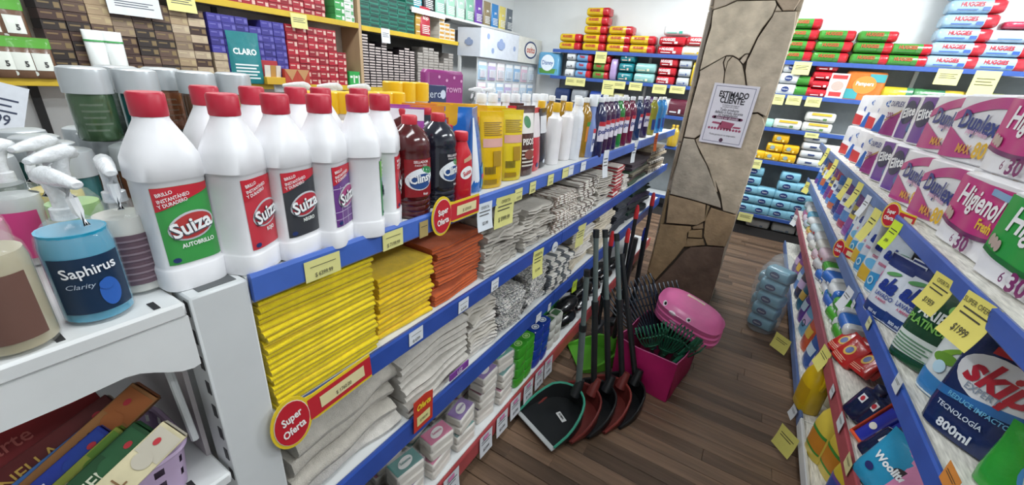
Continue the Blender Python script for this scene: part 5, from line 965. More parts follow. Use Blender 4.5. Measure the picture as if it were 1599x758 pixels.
# second shelf right
wroll = pillow(.17, .105, .14, 'd3d7da', None, None, icon='23376e')
stack(wroll, 1213, 1242, 3, 'b', 'wipes_pack', 'white wipes pack with navy oval beside the pillar', 'wipes', 'packs on the second back shelf', .106, refy=140); stack(pillow(.15, .095, .2, '3f8a34', 'b81f2c'), 1240, 1263, 2, 'b', 'nappy_pack', 'small green and red pack on the second shelf', 'nappy pack', 'packs on the second back shelf', .096, refy=145); stack(pillow(.19, .08, .2, 'b5202c', None, None, patch='e0d0d0'), 1264, 1296, 4, 'b', 'nappy_pack', 'red flat pack on the second shelf', 'nappy pack', 'packs on the second back shelf', .081, refy=140)
kid = [T('pack', M(plas('d2cfd0', .4), cbox(-.075, .075, 0, .1, 0, .23, .006))), T('red_block', M(plas('c23a3c', .4), drect(flat(0), -.05, .05, .02, .06, 1, 1), drect(flat(0), -.06, .06, .18, .215, 1, 1))), T('picture', M(plas('b8a49a', .4), dell(flat(0), 0, .115, .05, .045)))]
stack(kid, 1292, 1318, 1, 'b', 'carton', 'white and red upright carton with a pale picture', 'carton', 'packs on the second back shelf', .2, refy=140)
pam = [T('pack', M(foil('d0722e'), loft([(0, .16, .08, 4), (.02, .165, .085, 4), (.24, .16, .08, 4), (.26, .15, .06, 4)], 24))), *[T('teal_corner', M(plas('3f9aa0', .4), drect(front([(0, .16, .08, 4), (.26, .16, .08, 4)], .006), *q))) for q in ((-.15, -.03, .01, .1), (.02, .15, .17, .24))], T('heart', M(plas('e08a3a', .4), dell(front([(0, .16, .08, 4), (.26, .16, .08, 4)], .007), 0, .14, .09, .08)), T('name', M(plas('f0ece4', .4), dtxt(front([(0, .16, .08, 4), (.26, .16, .08, 4)], .0085), 'Pampers', .05, 0, .15, bold=.02, sx=.8))))]
stack(pam, 1318, 1376, 1, 'b', 'nappy_pack', 'orange and teal pack with heart on the second shelf', 'nappy pack', 'packs on the second back shelf', .2, refy=135, y=BY+.1)
for i, (a, b, c, nm) in enumerate(((1380, 1430, 'b8a82a', 'yellow'), (1432, 1478, '3f7a4a', 'green'), (1480, 1530, 'c2a83a', 'yellow and green'), (1532, 1590, '9aa04a', 'olive'))): stack(pillow(.24, .15, .2, c, '3f7a5a'), a, b, 1, 'b', 'nappy_pack', nm+' pack on the second shelf behind the paper rolls', 'nappy pack', 'packs on the second back shelf', .15, refy=140)
# wipes
wy2 = pillow(.26, .1, .16, 'd6d6d0', None, None, patch='5a7a4a'); wy2.append(T('yellow_top', M(plas('d9b23a', .4), drect(lambda u, v: (u, -.005, v), -.08, .09, .065, .088, 3, 1))))
G3 = 'wipes packs on the back shelves'
stack(wy2, 1204, 1250, 1, 'c', 'wipes_pack', 'white wipes pack with yellow strip nearest the pillar', 'wipes', G3, .1, refy=200); stack(wy2, 1250, 1298, 2, 'c', 'wipes_pack', 'white wipes pack with yellow strip, right column', 'wipes', G3, .101, refy=205); stack(pillow(.12, .09, .14, '9ad0c0'), 1190, 1206, 1, 'c', 'wipes_pack', 'small mint wipes pack behind the pillar edge', 'wipes', G3, .1, refy=190)
yw = pillow(.155, .095, .12, 'd8a71c', None, None, patch='e6cf6a'); yw.append(T('mark', M(plas('8aa0a8', .4), dell(lambda u, v: (u, -.006, v), -.02, .05, .022, .02))))
stack(yw, 1193, 1220, 2, 'd', 'wipes_pack', 'yellow wipes pack, middle column', 'wipes', G3, .096, refy=240); stack(yw, 1218, 1247, 2, 'd', 'wipes_pack', 'yellow wipes pack, right column', 'wipes', G3, .096, refy=240); stack(yw, 1206, 1234, 1, 'd', 'wipes_pack', 'yellow wipes pack alone on top', 'wipes', G3, .096, z0=BZ['d']+.195, refy=215); stack(yw, 1172, 1192, 1, 'd', 'wipes_pack', 'yellow wipes pack half behind the pillar', 'wipes', G3, .096, refy=240)
ww2 = pillow(.2, .08, .14, 'd0d4d6', None, None); ww2.append(T('mark', M(plas('2f3f70', .4), drect(lambda u, v: (u, -.006, v), -.03, .03, .03, .045, 2, 1))))
stack(ww2, 1246, 1288, 4, 'd', 'wipes_pack', 'white wipes pack with dark bar', 'wipes', G3, .081, refy=240)
bw = pillow(.19, .105, .14, '7fb6cc', None, None, icon='23376e')
for i, (a, b, n) in enumerate(((1146, 1172, 5), (1171, 1201, 3), (1200, 1232, 5), (1231, 1260, 4), (1262, 1290, 3))): stack(bw, a, b, n, 'e', 'wipes_pack', 'light blue wipes pack, %s column on the lowest shelf' % ORD[i], 'wipes', G3, .106, refy=330)
for i, (a, b) in enumerate(((1164, 1198), (1204, 1246), (1250, 1285))): stack(pillow(.24, .1, .16, 'b4babc', None, None, patch='6a7a8a'), a, b, 1, 'e', 'wipes_pack', 'clear-wrapped white pack on the plinth, %s from the pillar' % ORD[i], 'wipes', G3, .1, z0=.1, y=BY+.065, refy=355)
# cards hanging from the back rails
for i, (px, py, z, w, h) in enumerate(((938, 90, 'a', .15, .13), (891, 125, 'b', .14, .1), (906, 127, 'b', .14, .1), (950, 135, 'b', .16, .17), (967, 129, 'b', .16, .09), (993, 131, 'b', .16, .09), (1030, 137, 'b', .16, .1), (1058, 138, 'b', .17, .08), (1253, 103, 'a', .15, .12), (1479, 122, 'a', .16, .13), (1540, 123, 'a', .16, .2), (1215, 157, 'b', .1, .1), (1240, 155, 'b', .13, .09), (1271, 156, 'b', .13, .09), (1267, 213, 'c', .12, .05), (1183, 252, 'd', .09, .1), (1165, 335, 'e', .15, .1), (1204, 125, 'b', .08, .1))):
    p = PY(px, py, BY-.008); place(card(w, h, 'd6d38c', None, None, '4a4a3a', curl=.04, lines=3), 'price_card', 'yellow price card on the back shelving, %s counted left to right' % ORD[i] if i != 10 else 'tall yellow notice card hung on the top back shelf at right', 'price card', (p[0], BY-.006, BZ[z]-.004), 0, 'yellow cards on the back shelves')
# ================================================================ right gondola: paper rolls above, detergents below
R1, R2, R3, R4 = 1.165, .825, .5, .15
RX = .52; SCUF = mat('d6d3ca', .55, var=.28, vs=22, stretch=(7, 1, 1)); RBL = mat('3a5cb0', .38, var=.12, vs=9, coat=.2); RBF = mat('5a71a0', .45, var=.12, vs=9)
pr = [T('back_panel', M(STEELW, cbox(.93, .95, .45, 4.9, .1, 1.35))), T('plinth', M(mat('33312f', .6), cbox(.58, .96, .45, 4.9, 0, .11)))]
for y in (.45, 1.985, 3.4, 4.84): pr.append(T('post', M(STEEL, cbox(.915, .965, y, y+.05, 0, 1.4, .002))))
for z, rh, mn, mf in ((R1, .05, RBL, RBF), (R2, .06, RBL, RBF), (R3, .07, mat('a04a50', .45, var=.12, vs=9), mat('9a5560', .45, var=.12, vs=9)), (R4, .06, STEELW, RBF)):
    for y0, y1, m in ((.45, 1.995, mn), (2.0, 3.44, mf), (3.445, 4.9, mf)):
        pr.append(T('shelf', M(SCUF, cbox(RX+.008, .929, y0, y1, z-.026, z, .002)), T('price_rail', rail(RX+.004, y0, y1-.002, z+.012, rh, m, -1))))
place(pr, 'gondola_shelving', 'white steel gondola with paper rolls and detergents right of the aisle', 'shelving')
# ---- paper roll packs
def rollpack(w, h, d, n, marks, filmc='e4e3e6'):
    """film-wrapped rolls: n rolls showing across the front"""
    yf = lambda u: -d/2+.0022*(.5+.5*math.cos(2*math.pi*(u/w+.5)*n))
    def rg(z, k):
        pts = []; N = 10*n
        for i in range(N+1): u = -w/2+w*i/N; pts.append((u*k, yf(min(max(u, -w/2+1e-5), w/2-1e-5))*k, z))
        for i in range(N+1): u = w/2-w*i/N; pts.append((u*k, -yf(min(max(u, -w/2+1e-5), w/2-1e-5))*k, z))
        return pts
    hb = h/2
    o = [T('wrap', M(mat(filmc, .3, var=.03, coat=.35, bump=.12, bs=30), skin([rg(0, .9), rg(.006, .985), rg(hb-.006, 1), rg(hb, .985), rg(hb+.006, 1), rg(h-.008, .985), rg(h, .88)])))]
    for i, (nm, col, fn) in enumerate(marks):
        e = .0026+.001*i; f = lambda u, v, e=e: (u, yf(min(max(u, -w/2+1e-5), w/2-1e-5))-e, v); g = fn(f, w, h)
        o.append(T(nm, M(plas(col, .3, .3), *(g if isinstance(g, list) else [g]))))
    tops = [T('roll_core', M(mat('a8998a', .8), xf(lathe([(.019, 0), (.019, .0012), (.014, .0012), (.014, 0)], 14, False), (-w/2+w*(i+.5)/n, yo, h)))) for i in range(n) for yo in (-d*.24, d*.24)]
    return o+tops
PKN = 'c0307c'; DPX = 'b83a80'
hig = lambda c, c2: [('field', c, mcurve(-.49, .49, (.34, .2, .36), (.95, .9, .93))), ('swoosh', c2, mcurve(-.49, .49, (.3, .14, .33), (.35, .21, .37))), ('name', 'f2f0f2', mtext('Higienol', .27, 0, .68, rot=-.05, bold=.025, sx=.78, shear=.15)), ('fresh', 'e8c22c', mtext('Fresh', .13, .24, .44, bold=.03)), ('family', 'b8a49a', lambda f, w, h: [dell(f, (-.42+.05*k)*w, (.44-.02*k)*h, .03*w, .07*h, n=10, nr=1) for k in range(3)]), ('badge', '7fa6c8', mquad((.12, .82), (.44, .8), (.44, .88), (.12, .9))), ('count', '7a2a60', lambda f, w, h: [dtxt(f, '6', .12*w, -.1*w, .14*h, bold=.01), dtxt(f, '30', .2*w, .08*w, .14*h, bold=.03)])]
dup = [('ribbon', DPX, mcurve(-.49, .49, (.58, .84, .8), (.72, 1.0, .95))), ('lower', DPX, mcurve(-.49, .2, (.04, .04, .1), (.5, .36, .12))), ('name', '27367e', mtext('Duplex', .3, .05, .58, rot=-.1, bold=.03, sx=.85)), ('tagline', 'd8a8c4', mtext('papel higiénico', .085, .1, .45, rot=-.1)), ('max', 'd8973a', mtext('MAX', .15, -.0, .2, bold=.03)), ('eighty', 'e0b22c', mtext('80', .26, .32, .21, bold=.03))]
eli = [('strip', '6a3f94', mrect(-.38, -.02, .05, .95)), ('oval', '23284f', mell(-.2, .62, .2, .26)), ('name', 'eef0f4', mtext('Elite', .26, -.17, .62, rot=.25, bold=.03)), ('dog', '4a6a9c', mell(.05, .3, .1, .1)), ('count', '7a3f86', mtext('50', .16, .2, .14, bold=.02))]
prp = [('field', '8a1f72', mquad((-.49, .03), (.49, .03), (.49, .85), (-.4, .35))), ('gold_line', 'b08a4a', mquad((-.42, .35), (.49, .84), (.49, .88), (-.44, .39))), ('name', '3a3f7a', mtext('DUPLEX', .16, -.15, .78, bold=.02)), ('count', '8a1f72', mtext('200', .18, -.28, .5, bold=.02))]
sus = [('wave', '2f5fae', mquad((-.49, .03), (.49, .03), (.4, .4), (-.2, .5))), ('oval', '2f5fa8', mell(.05, .78, .26, .09)), ('name', 'eef2f6', mtext('Sussex', .15, .05, .78, bold=.03))]
HP, HG = rollpack(.31, .222, .22, 3, hig(PKN, '6a2a5c')), rollpack(.31, .222, .22, 3, hig('2f9a44', '1f6a34'))
DU, EL, PR, SU = rollpack(.27, .222, .22, 2, dup), rollpack(.25, .222, .2, 2, eli), rollpack(.24, .222, .2, 2, prp), rollpack(.2, .222, .2, 2, sus)
RD = rollpack(.22, .222, .2, 2, [('field', 'c23a3c', mquad((-.49, .05), (.49, .05), (.49, .3), (-.49, .4))), ('name', '2f4fa0', mtext('ele', .3, .1, .6, bold=.03))])
seq = [(HP, .31, 'nearest pink Higienol'), (HG, .31, 'nearest green Higienol'), (HG, .31, 'green Higienol'), (HP, .31, 'pink Higienol'), (DU, .27, 'nearer Duplex'), (DU, .27, 'farther Duplex'), (EL, .25, 'nearer Elite'), (EL, .25, 'farther Elite'), (PR, .24, 'purple Duplex'), (SU, .2, 'blue wave'), (RD, .22, 'red and blue'), (SU, .2, 'second blue wave'), (RD, .22, 'far red and blue')]
y = 1.17-2*.328
for i, (tpl, w, nm) in enumerate(seq):
    i = max(0, i-2)
    yaw = (5, 5, 9, 9)[i] if i < 4 else 15; st = w+(.018, .05, .02, .03, .015, .03)[min(i, 5)]
    for k in range(2):
        place(tpl, 'paper_roll_pack', '%s paper roll pack, %s of its stack on the right' % (nm, ('lower', 'upper')[k]), 'paper rolls', (.7+(.02 if k else 0)+R(-.006, .006), y+w/2+(.02 if k else 0), R1+.001+.2235*k), -90+yaw+R(-2, 2), 'paper roll packs in front')
    y += st
bk = rollpack(.3, .222, .2, 3, []); 
for i in range(8):
    for k in range(2): place(bk, 'paper_roll_pack', 'plain white roll pack in the rear row, %s along, %s' % (ORD[i], ('lower', 'upper')[k]), 'paper rolls', (1.13, 1.25+i*.33, R1+.001+.2235*k), -90, 'paper roll packs at the back')
place([T('board', M(STEELW, cbox(.97, 1.3, .45, 4.9, R1-.026, R1))), T('side', M(STEELW, cbox(1.28, 1.3, .45, 4.9, 0, R1-.0265)))], 'rear_shelf', 'white rear shelf of the right gondola under the back row of rolls', 'shelf')
# ---- pouches on the second shelf
def dsp(px, py, z, tpl, name, lab, cat, rz=-90, group=None, away=.05, s=1, rot=None):
    p = stand(px, py, z+.0006, away); place(tpl, name, lab, cat, p, rz, group, s=s, rot=rot)
skip = pouch(.19, .29, .09, '1b2c5c', [('white_panel', 'e2e4e8', mell(0, .6, .42, .19, -.1)), ('swirl', '2f6fb0', mquad((-.46, .3), (.46, .42), (.46, .5), (-.46, .37))), ('name', 'b82436', mtext('skip', .46, 0, .62, rot=-.05, bold=.035, shear=.25)), ('expert', '8a96a8', mtext('EXPERT', .12, -.05, .49, bold=.01)), ('band_text', '6fb8e0', mtext('REDUCE IMPACTO', .085, .0, .36, bold=.02)), ('tech', 'c9d4e4', mtext('TECNOLOGÍA', .09, -.1, .25, bold=.02)), ('volume', 'e6ebf2', mtext('800ml', .17, -.05, .11, bold=.03)), ('red_tag', 'b8303c', mquad((-.2, .8), (.2, .84), (.2, .9), (-.2, .86)))])
leaf = pouch(.17, .27, .08, 'dde4e4', [('blue_base', '3f86c4', mquad((-.48, .01), (.48, .01), (.48, .2), (-.48, .26))), ('leaf', '7fae3a', mell(0, .56, .38, .08, .5, .45)), ('leaf', '8fbf3e', mell(.1, .6, .3, .07, -.5, .45)), ('leaf', '6a9a34', mell(-.2, .46, .2, .06, .2)), ('drop', 'bfe0f0', mell(-.2, .36, .1, .07))])
ari = pouch(.16, .28, .085, '1e4a30', [('white_panel', 'd9e2dc', mquad((-.46, .1), (.46, .14), (.46, .36), (-.46, .34))), ('name', 'e6ece8', mtext('ARIEL', .28, .02, .62, bold=.03)), ('platinum', '7fbf5a', mtext('PLATINUM', .2, 0, .5, bold=.03)), ('dots', '8fd06a', mell(.25, .75, .12, .06)), ('small', '5f8a6a', mlines(5, -.38, .3, .14, .32))])
ari2 = pouch(.15, .26, .08, 'cfe0e4', [('green_base', '1e4a30', mrect(-.47, .47, .01, .18)), ('blue', '7fb8d8', mell(0, .4, .36, .14)), ('green_line', '3f9a4a', mquad((-.46, .5), (.46, .56), (.46, .62), (-.46, .55)))])
ala = pouch(.16, .25, .08, 'd6dce6', [('navy_top', '26356e', mrect(-.47, .47, .8, .98)), ('navy_base', '26407e', mrect(-.48, .48, .01, .2)), ('name', '22398a', mtext('ala', .5, 0, .55, rot=-.08, bold=.05, shear=.2)), ('lavado', '3a4f9a', mtext('LAVADO', .15, .05, .38, bold=.02)), ('a_mano', 'c05a7a', mtext('A MANO', .09, .05, .31)), ('leaf', '5a9a5a', mell(-.05, .73, .2, .03, .3)), ('volume', 'd9e2ee', mtext('800 ml', .11, .02, .1, bold=.02))])
ala2 = pouch(.15, .26, .05, 'cfd8e4', [('blue_base', '3f9ad0', mquad((-.48, .01), (.48, .01), (.48, .4), (-.48, .3))), ('name', '22398a', mtext('ala', .46, 0, .68, rot=-.08, bold=.05, shear=.2)), ('pink_text', 'c86a8a', mtext('suavecito', .16, 0, .5)), ('pink_dot', 'd8809a', mell(.2, .22, .16, .09)), ('ring', 'b8dcec', mell(-.2, .2, .12, .07, r0=.6))])
ala3 = pouch(.15, .26, .05, 'd6dce2', [('gold_base', 'd8b03a', mquad((-.48, .01), (.48, .01), (.48, .22), (-.48, .3))), ('name', '22398a', mtext('ala', .46, 0, .68, rot=-.08, bold=.05, shear=.2)), ('pink_text', 'c86a8a', mtext('coco', .16, 0, .5)), ('sky', '6fb4dc', mell(0, .36, .3, .08))])
grn = pouch(.2, .2, .09, '2f9a34', [('pale', 'cfe0d8', mell(.2, .55, .3, .3)), ('blue_ring', '4a8ac0', mell(.2, .55, .34, .34, 0, .85)), ('orange', 'd0934a', mquad((-.1, .85), (.46, .8), (.46, .95), (-.1, .95)))])
GP = 'detergent pouches on the second shelf'
for px, py, tpl, lab, rz, sc in (
    (1500, 705, skip, 'navy Skip pouch at the front of the right gondola', -50, 1.0), (1580, 812, grn, 'green pouch in the lower right corner', -48, .8), (1470, 640, leaf, 'white pouch with green leaf rings and blue base', -58, .95), (1450, 592, ari2, 'pale blue pouch with dark green base', -62, .8), (1424, 580, ari, 'dark green Ariel pouch behind the yellow card', -58, 1.0),
    (1404, 526, ala, 'white and navy ala pouch reading LAVADO, nearer', -60, 1), (1372, 503, ala, 'white and navy ala pouch half hidden, farther', -66, .95)):
    dsp(px, py, R2, tpl, 'detergent_pouch', lab, 'pouch', rz, GP, s=sc)
for i in range(6):
    place(ala2 if i % 2 == 0 else ala3, 'detergent_pouch', 'slim %s ala pouch, %s in the row before the offer sign' % (('blue', 'gold')[i % 2], ORD[i]), 'pouch', (.585+R(-.008, .008), 2.06+.115*i, R2+.0006), -68, GP)
for i, (c, nm) in enumerate((('22398a', 'navy'), ('c03a8a', 'magenta'))): place(bottle(.2, .04, c, 'd8dce2', ry=.03, mt=plas(c, .3)), 'detergent_bottle', nm+' bottle behind the ala pouches', 'bottle', (.74, 2.0+.1*i, R2+.0006), -80)
place(bottle(.2, .036, 'c83a8c', '2f8a5a', ry=.03, mt=plas('c83a8c', .3), caph=.05, neck=.6), 'detergent_bottle', 'pink bottle with green cap before the ala pouches', 'bottle', (.585, 2.0, R2+.0006), -80)
fc = ['2f6fc0', '3f7fd0', '24509c', '6a3f94', '2a5ab0', '8a4aa0', 'a83a5c', '3a6ab8', '24307c', 'c06a4a', '5a8ac8', '7a3f8c']
for i in range(12):
    for k in range(2): place(pouch(.15, .24, .06, fc[(i*5+k*3) % 12], [('panel', ('dfe4ea', 'd8c24a', 'c8d4e4')[i % 3], mrect(-.4, .4, .45, .75)), ('name', '2a3a7a', mtext(('vim', 'soft', 'Ace')[i % 3], .3, 0, .6, bold=.03)), ('base', fc[(i+4) % 12], mrect(-.46, .46, .02, .2))]), 'detergent_pouch', 'coloured pouch far along the second shelf, %s, %s row' % (ORD[i], ('front', 'rear')[k]), 'pouch', (.6+.12*k, 2.78+.172*i, R2+.0006), -75+R(-8, 8), 'far detergent pouches')
# ---- third shelf
def low(px, py, x): p = PX(px, py, x); return (x, p[1], R3+.001)
redb = pouch(.105, .125, .045, 'b3231f', [('badge', 'd8b04a', mell(0, .55, .2, .2)), ('badge_core', '5a6a9c', mell(0, .55, .13, .13)), ('text_lines', 'd8a08a', mlines(3, -.35, .3, .1, .28))])
for i, (px, py, x, z) in enumerate(((1278, 600, .545, 0), (1292, 588, .555, .0), (1306, 578, .56, .0), (1312, 560, .555, .0), (1325, 570, .585, .01), (1340, 580, .6, .02), (1330, 556, .59, .01), (1345, 560, .62, .02), (1358, 572, .63, .02), (1368, 560, .65, .03))):
    p = low(px, py, x); place(redb, 'refill_sachet', 'red sachet with round badge, %s of the red pile' % ORD[i], 'sachet', (p[0], p[1], p[2]+z+.004), rot=(-.5+R(-.12, .12), R(-.2, .2), math.radians(-66+R(-14, 14))), group='red sachets')
nav = bottle(.15, .04, '1a2038', '20284a', ry=.03, p=2.6, mt=gloss('1a2242'), neck=.5, shoulder=.78, caph=.018); NS = [(0, .04, .03, 2.6), (.1, .04, .03, 2.6)]; nav.append(T('sticker', M(plas('dfe2e6', .4), drect(front(NS, .002), -.011, .011, .07, .1, 3, 2)), T('sticker_mark', M(plas('b8303c', .4), dell(front(NS, .003), 0, .085, .007, .01)))))
for px, py, x, rt, lab in ((1328, 655, .55, (-.3, .1, -1.1), 'navy bottle with white sticker, left of three'), (1350, 655, .575, (-.3, .15, -1.1), 'navy bottle with white sticker, middle of three'), (1366, 695, .565, (-.35, .2, -1.0), 'navy bottle with white sticker, right and nearest of three')):
    p = low(px, py, x); place(nav, 'softener_bottle', lab, 'bottle', (p[0], p[1], p[2]+.012), rot=rt, group='navy bottles on the third shelf')
woo = pouch(.16, .19, .06, '2f93bc', [('dark_oval', '3a2f34', mell(.2, .55, .2, .1)), ('name', 'eef2f4', mtext('Woolite', .2, -.05, .52, bold=.04)), ('mark', '2a2f6a', mell(-.25, .3, .08, .06))]); pin = pouch(.16, .18, .06, 'd58ab0', [('name', 'c03a8a', mtext('suave', .22, 0, .35)), ('picture', 'd8c4a8', mell(.1, .15, .2, .1))])
p = low(1390, 728, .565); place(woo, 'detergent_pouch', 'sky blue Woolite pouch leaning on the third shelf', 'pouch', p, rot=(-.2, .1, -.95), group='pouches on the third shelf'); p = low(1425, 755, .6); place(pin, 'detergent_pouch', 'pink pouch at the bottom edge of the frame', 'pouch', p, rot=(-.2, .1, -.9), group='pouches on the third shelf')
tubep = [T('wrap', M(gloss('26309c'), loft([(0, .024, .016, 2.6), (.14, .024, .016, 2.6)], 18))), T('orange_edge', M(plas('d8502c', .35), cbox(-.03, -.0245, -.017, .017, -.012, .15, .003), cbox(-.03, .026, -.017, .017, -.012, -.0005, .003))), T('badge', M(plas('d8d4c8', .4), dell(front([(0, .024, .016, 2.6), (.14, .024, .016, 2.6)], .002), 0, .06, .012, .012)))]
for i, (px, py) in enumerate(((1332, 705), (1352, 712))): p = low(px, py, .555+.025*i); place(tubep, 'tablet_tube', 'blue and orange tablet pack, %s of two' % ('left', 'right')[i], 'pack', (p[0], p[1], R3+.02), rot=(-.45, .1, -1.1), group='blue and orange packs')
wcol = ['3f9a2c', '2f6fc8', 'd9dcde', '3f9a2c', '2f6fc8', 'd9dcde', '2a62b8', '44a030']
n = 0
wnm = {'3f9a2c': 'green', '44a030': 'green', '2f6fc8': 'blue', '2a62b8': 'blue', 'd9dcde': 'white'}
for i in range(5):
    for j in range(2):
        for k in range(2 if j == 0 else 3):
            c = wcol[(n*3+k) % 8]; place(pillow(.17, .065, .11, c, 'd9dcde' if c != 'd9dcde' else '2f6fc8', None, patch='dfe3e6' if c != 'd9dcde' else '3a8a4a'), 'wipes_pack', '%s wipes pack on the third shelf, %s along, %s back, %s up' % (wnm[c], ORD[i], ORD[j], ORD[k]), 'wipes', (.552+.12*j, 2.2+.185*i+R(-.01, .01), R3+.002+.066*k), -80+R(-9, 9), 'green, blue and white wipes'); n += 1
fc2 = ['d2d4d6', 'c8ccd0', 'd8c0cc', 'c2d4dc', 'd0d0cc', 'b8c4d0', 'c84a6c', '5a9ab8', 'd8b85a', 'b05a8a']
for i in range(8):
    for j in range(2):
        for k in range(2 if j == 0 else 3):
            c = fc2[(i*7+j*3+k*2) % (5 if i < 4 else 10)]; place(pillow(.19, .075, .12, c, None, None, patch=('2a3450', 'b8303c', '4a8a5a')[(i+k) % 3]), 'wipes_pack', 'pale bundle far along the third shelf, %s along, %s back, %s up' % (ORD[i], ORD[j], ORD[k]), 'pack', (.552+.13*j, 3.14+.21*i+R(-.01, .01), R3+.002+.076*k), -80+R(-9, 9), 'pale bundles on the third shelf')
# ---- bottom shelf
def jug(body, label, l2=None, capc=None):
    secs = [(0, .058, .045, 3), (.006, .062, .048, 3), (.15, .062, .048, 3), (.2, .055, .044, 2.6), (.245, .034, .03, 2.2), (.265, .02, .02), (.27, .0195, .0195)]
    f = front(secs); f2 = front(secs, .0016)
    o = [T('body', M(mat(body, .3, var=.05, coat=.2), loft(secs, 24))), T('cap', cap(.024, .268, .3, capc or body)), T('handle', M(mat(body, .3), tube([(.03, 0, .255), (.062, 0, .235), (.07, 0, .19), (.058, 0, .15)], .011, 8)))]
    if label: o.append(T('label', M(plas(label, .35), drect(f, -.052, .052, .04, .14, 12, 4)), *([T('label_band', M(plas(l2, .35), drect(f2, -.052, .052, *q, 12, 1))) for q in ((.125, .14), (.04, .05))] if l2 else [])))
    return o
J1, J2, J3 = jug('d2ae1c', 'b8921a', None, 'dcc03a'), jug('d8c04a', 'c47f2a', '3f8a3a', 'e0cc6a'), jug('d6bd3c', '3a4f9c', '6a4f9c', 'e2d27a')
p0 = PZ(1250, 640, R4)
for i, (tpl, px, py, lab, rz) in enumerate(((J1, 1252, 645, 'yellow jug with plain label, farthest of the bottom row', -75), (J2, 1272, 725, 'pale yellow jug with orange and green label', -72), (J2, 1294, 758, 'pale yellow jug behind the blue-label one', -70), (J3, 1300, 812, 'yellow jug with blue and violet label, nearest', -65), (J1, 1330, 838, 'yellow jug at the bottom frame edge', -70))):
    dsp(px, py, R4, tpl, 'softener_jug', lab, 'jug', rz, 'yellow jugs on the bottom shelf', .06)
pc = ['4a2f7a', '5a8ac8', '6a3f94', '3a5a9c', '8a4aa0', '2f6f8c', 'c85a3a', '5c3f8a', '2a2f4a', '6fa0c0']
for i in range(10):
    for j in range(2): place(pouch(.17, .25-.02*(i % 2), .07, pc[(i*3+j) % 10], [('panel', ('c2a8cc', 'bcd0de', 'd8b04a')[i % 3], mquad((-.4, .3), (.36, .36), (.4, .6), (-.36, .56))), *([('ring', '1a1a2a', mell(.1, .35, .16, .1, r0=.7))] if i == 3 else []), ('top', pc[(i+5) % 10], mrect(-.46, .46, .78, .92))]), 'softener_pouch', 'dark coloured pouch on the bottom shelf, %s along, %s row' % (ORD[i], ('front', 'rear')[j]), 'pouch', (.585+.1*j, 2.34+.19*i, R4+.0006), -84+R(-5, 5), 'pouches on the bottom right shelf')
p = PZ(1250, 600, R4+.1); place(bottle(.24, .05, 'd8d4c4', 'c9b23a', ry=.04, mt=plas('d6d0ba', .35)), 'softener_jug', 'cream bottle between the pouches and the yellow jugs', 'jug', (.66, 2.2, R4+.0006), -80)
# bag of wipes on the floor
def lump(seed, rx, ry, h):
    rn = random.Random(seed); rs = []
    for z, k in ((0, .8), (.1, 1), (.35, 1.02), (.6, .98), (.82, .85), (.95, .6), (1, .3)):
        rs.append([(a*(1+rn.uniform(-.06, .06)), b*(1+rn.uniform(-.06, .06)), c) for a, b, c in ring(h*z, rx*k, ry*k, 2.8, n=22)])
    return skin(rs)
c = PZ(1216, 500, 0)
for k in range(5): place(bw, 'wipes_pack', 'light blue wipes pack in the clear bag on the floor, %s up' % ORD[k], 'wipes', (.345, 3.05, .008+.095*k), -25+R(-8, 8), 'wipes in the clear bags', s=.86)
for k in range(3): place(bw, 'wipes_pack', 'light blue wipes pack in the farther clear bag, %s up' % ORD[k], 'wipes', (.355, 3.43, .008+.095*k), -25+R(-8, 8), 'wipes in the clear bags', s=.86)
BAG = mat('dfe9ee', .14, alpha=.2, var=.03, bump=1, bs=22)
place([T('bag', M(BAG, lump(3, .105, .135, .56)))], 'clear_bag', 'clear plastic bag of blue wipes standing on the floor, nearer', 'bag', (.368, 3.12, .003)); place([T('bag', M(BAG, lump(8, .105, .135, .36)))], 'clear_bag', 'clear plastic bag of blue wipes on the floor, farther', 'bag', (.378, 3.5, .003))
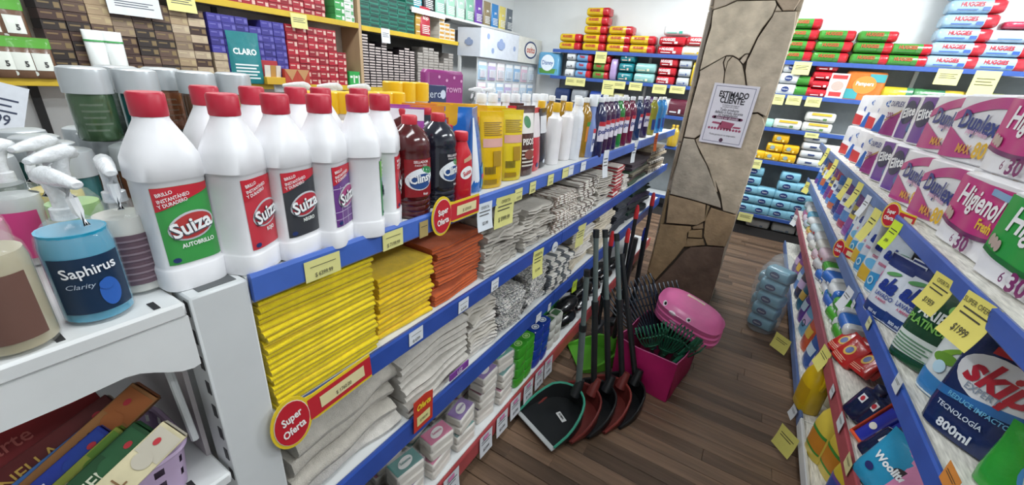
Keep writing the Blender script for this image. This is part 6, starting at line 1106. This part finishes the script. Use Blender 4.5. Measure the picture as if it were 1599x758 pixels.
# ---- cards and signs on the right rails
def rcard(px, py, w, h, col, lab, text=None, head=None, hang=True, tilt=0, yaw=0):
    x = RX-.0085; p = list(PX(px, py, x))
    if 'far second' in lab: p = [x, 4.6, R2+.012-h/2]
    if 'far third' in lab: p = [x, 4.6, R3+.012-h/2]
    if 'bottom rail' in lab: p[2] = R4+.004-h/2; x -= w*.5*math.sin(yaw)
    place(card(w, h, col, text, head, '3f3c30', curl=.2 if hang else 0, lines=2, tsize=w*.24), 'price_card', lab, 'price card', (x-.002, p[1], p[2]+h/2), rot=(tilt, 0, -math.pi/2+yaw), group='cards on the right gondola')
for a in ((1520, 503, .1, .11, 'dcd06a', 'large yellow card reading 1999 under the paper rolls', '$1999', 'SUPER OFERTA', True, 0, .35), (1466, 460, .085, .1, 'd8cc66', 'yellow card reading 1959 under the paper rolls', '$1959', 'OFERTA', True, 0, .35), (1395, 367, .07, .1, 'c8e02e', 'lime green card under the paper rolls', '$999', None, True, 0, .3), (1362, 352, .08, .14, 'd6cf6e', 'yellow card before the ala pouches', None, None, True, 0, .3), (1338, 305, .08, .13, 'd6cf6e', 'yellow card farther along the paper roll rail', None, None, True, 0, .3), (1322, 295, .08, .12, 'd6cf6e', 'second yellow card farther along the paper roll rail', None, None, True, 0, .3), (1352, 322, .06, .1, 'd5d8dc', 'white card on the paper roll rail', None, None, True, 0, .3), (1302, 265, .09, .14, 'd6cf6e', 'yellow card far along the paper roll rail', None, None, True, 0, .3), (1290, 245, .09, .14, 'd6cf6e', 'farthest yellow card on the paper roll rail', None, None, True, 0, .3),
          (1323, 467, .07, .1, 'd5d8dc', 'white card hanging beside the small offer sign', None, None, True, 0, .3), (1402, 600, .05, .045, 'd0d4d6', 'white card flat on the second rail', None, None, False, 0, 0), (1357, 505, .045, .04, 'd0cfa0', 'cream card on the second rail near its joint', None, None, False, 0, 0), (1333, 476, .04, .035, 'd0d4d6', 'small white card at the second rail joint', None, None, False, 0, 0), (1485, 750, .06, .05, 'd98a3a', 'orange card at the near end of the second rail', None, None, False, 0, 0),
          (1313, 660, .06, .055, 'c8ccce', 'white card on the red rail', None, None, False, 0, 0), (1325, 725, .06, .05, 'c9c08a', 'cream card on the red rail', None, None, False, 0, 0), (1300, 612, .05, .045, 'c8ccce', 'upper white card on the red rail', None, None, False, 0, 0), (1287, 560, .09, .1, 'd6cf6e', 'yellow card hanging from the red rail', None, None, True, 0, .3),
          (1226, 557, .11, .1, 'd6cf6e', 'yellow card sticking out from the bottom rail, farther', None, None, True, 0, .9), (1236, 710, .1, .11, 'd6cf6e', 'yellow card sticking out from the bottom rail, nearer', None, None, True, 0, .8), (1241, 650, .06, .06, 'c8ccce', 'white card on the bottom rail', None, None, True, 0, .3), (1251, 290, .1, .1, 'd6cf6e', 'yellow card on the far second rail', None, None, True, 0, .5), (1238, 330, .09, .1, 'd0d4d6', 'white card on the far third rail', None, None, True, 0, .5)):
    rcard(*a)
for px, py, lab, s_ in ((1392, 336, 'small Super Oferta sign on the paper roll rail', .9), (1311, 388, 'small Super Oferta sign on the second rail', .9)):
    p = PX(px, py, RX-.012); place(offer_sign(price='', arm=.06), 'offer_sign', lab, 'sign', (RX-.0125, p[1], p[2]), rot=(0, 0, -math.pi/2+.5), s=s_, group='Super Oferta signs')
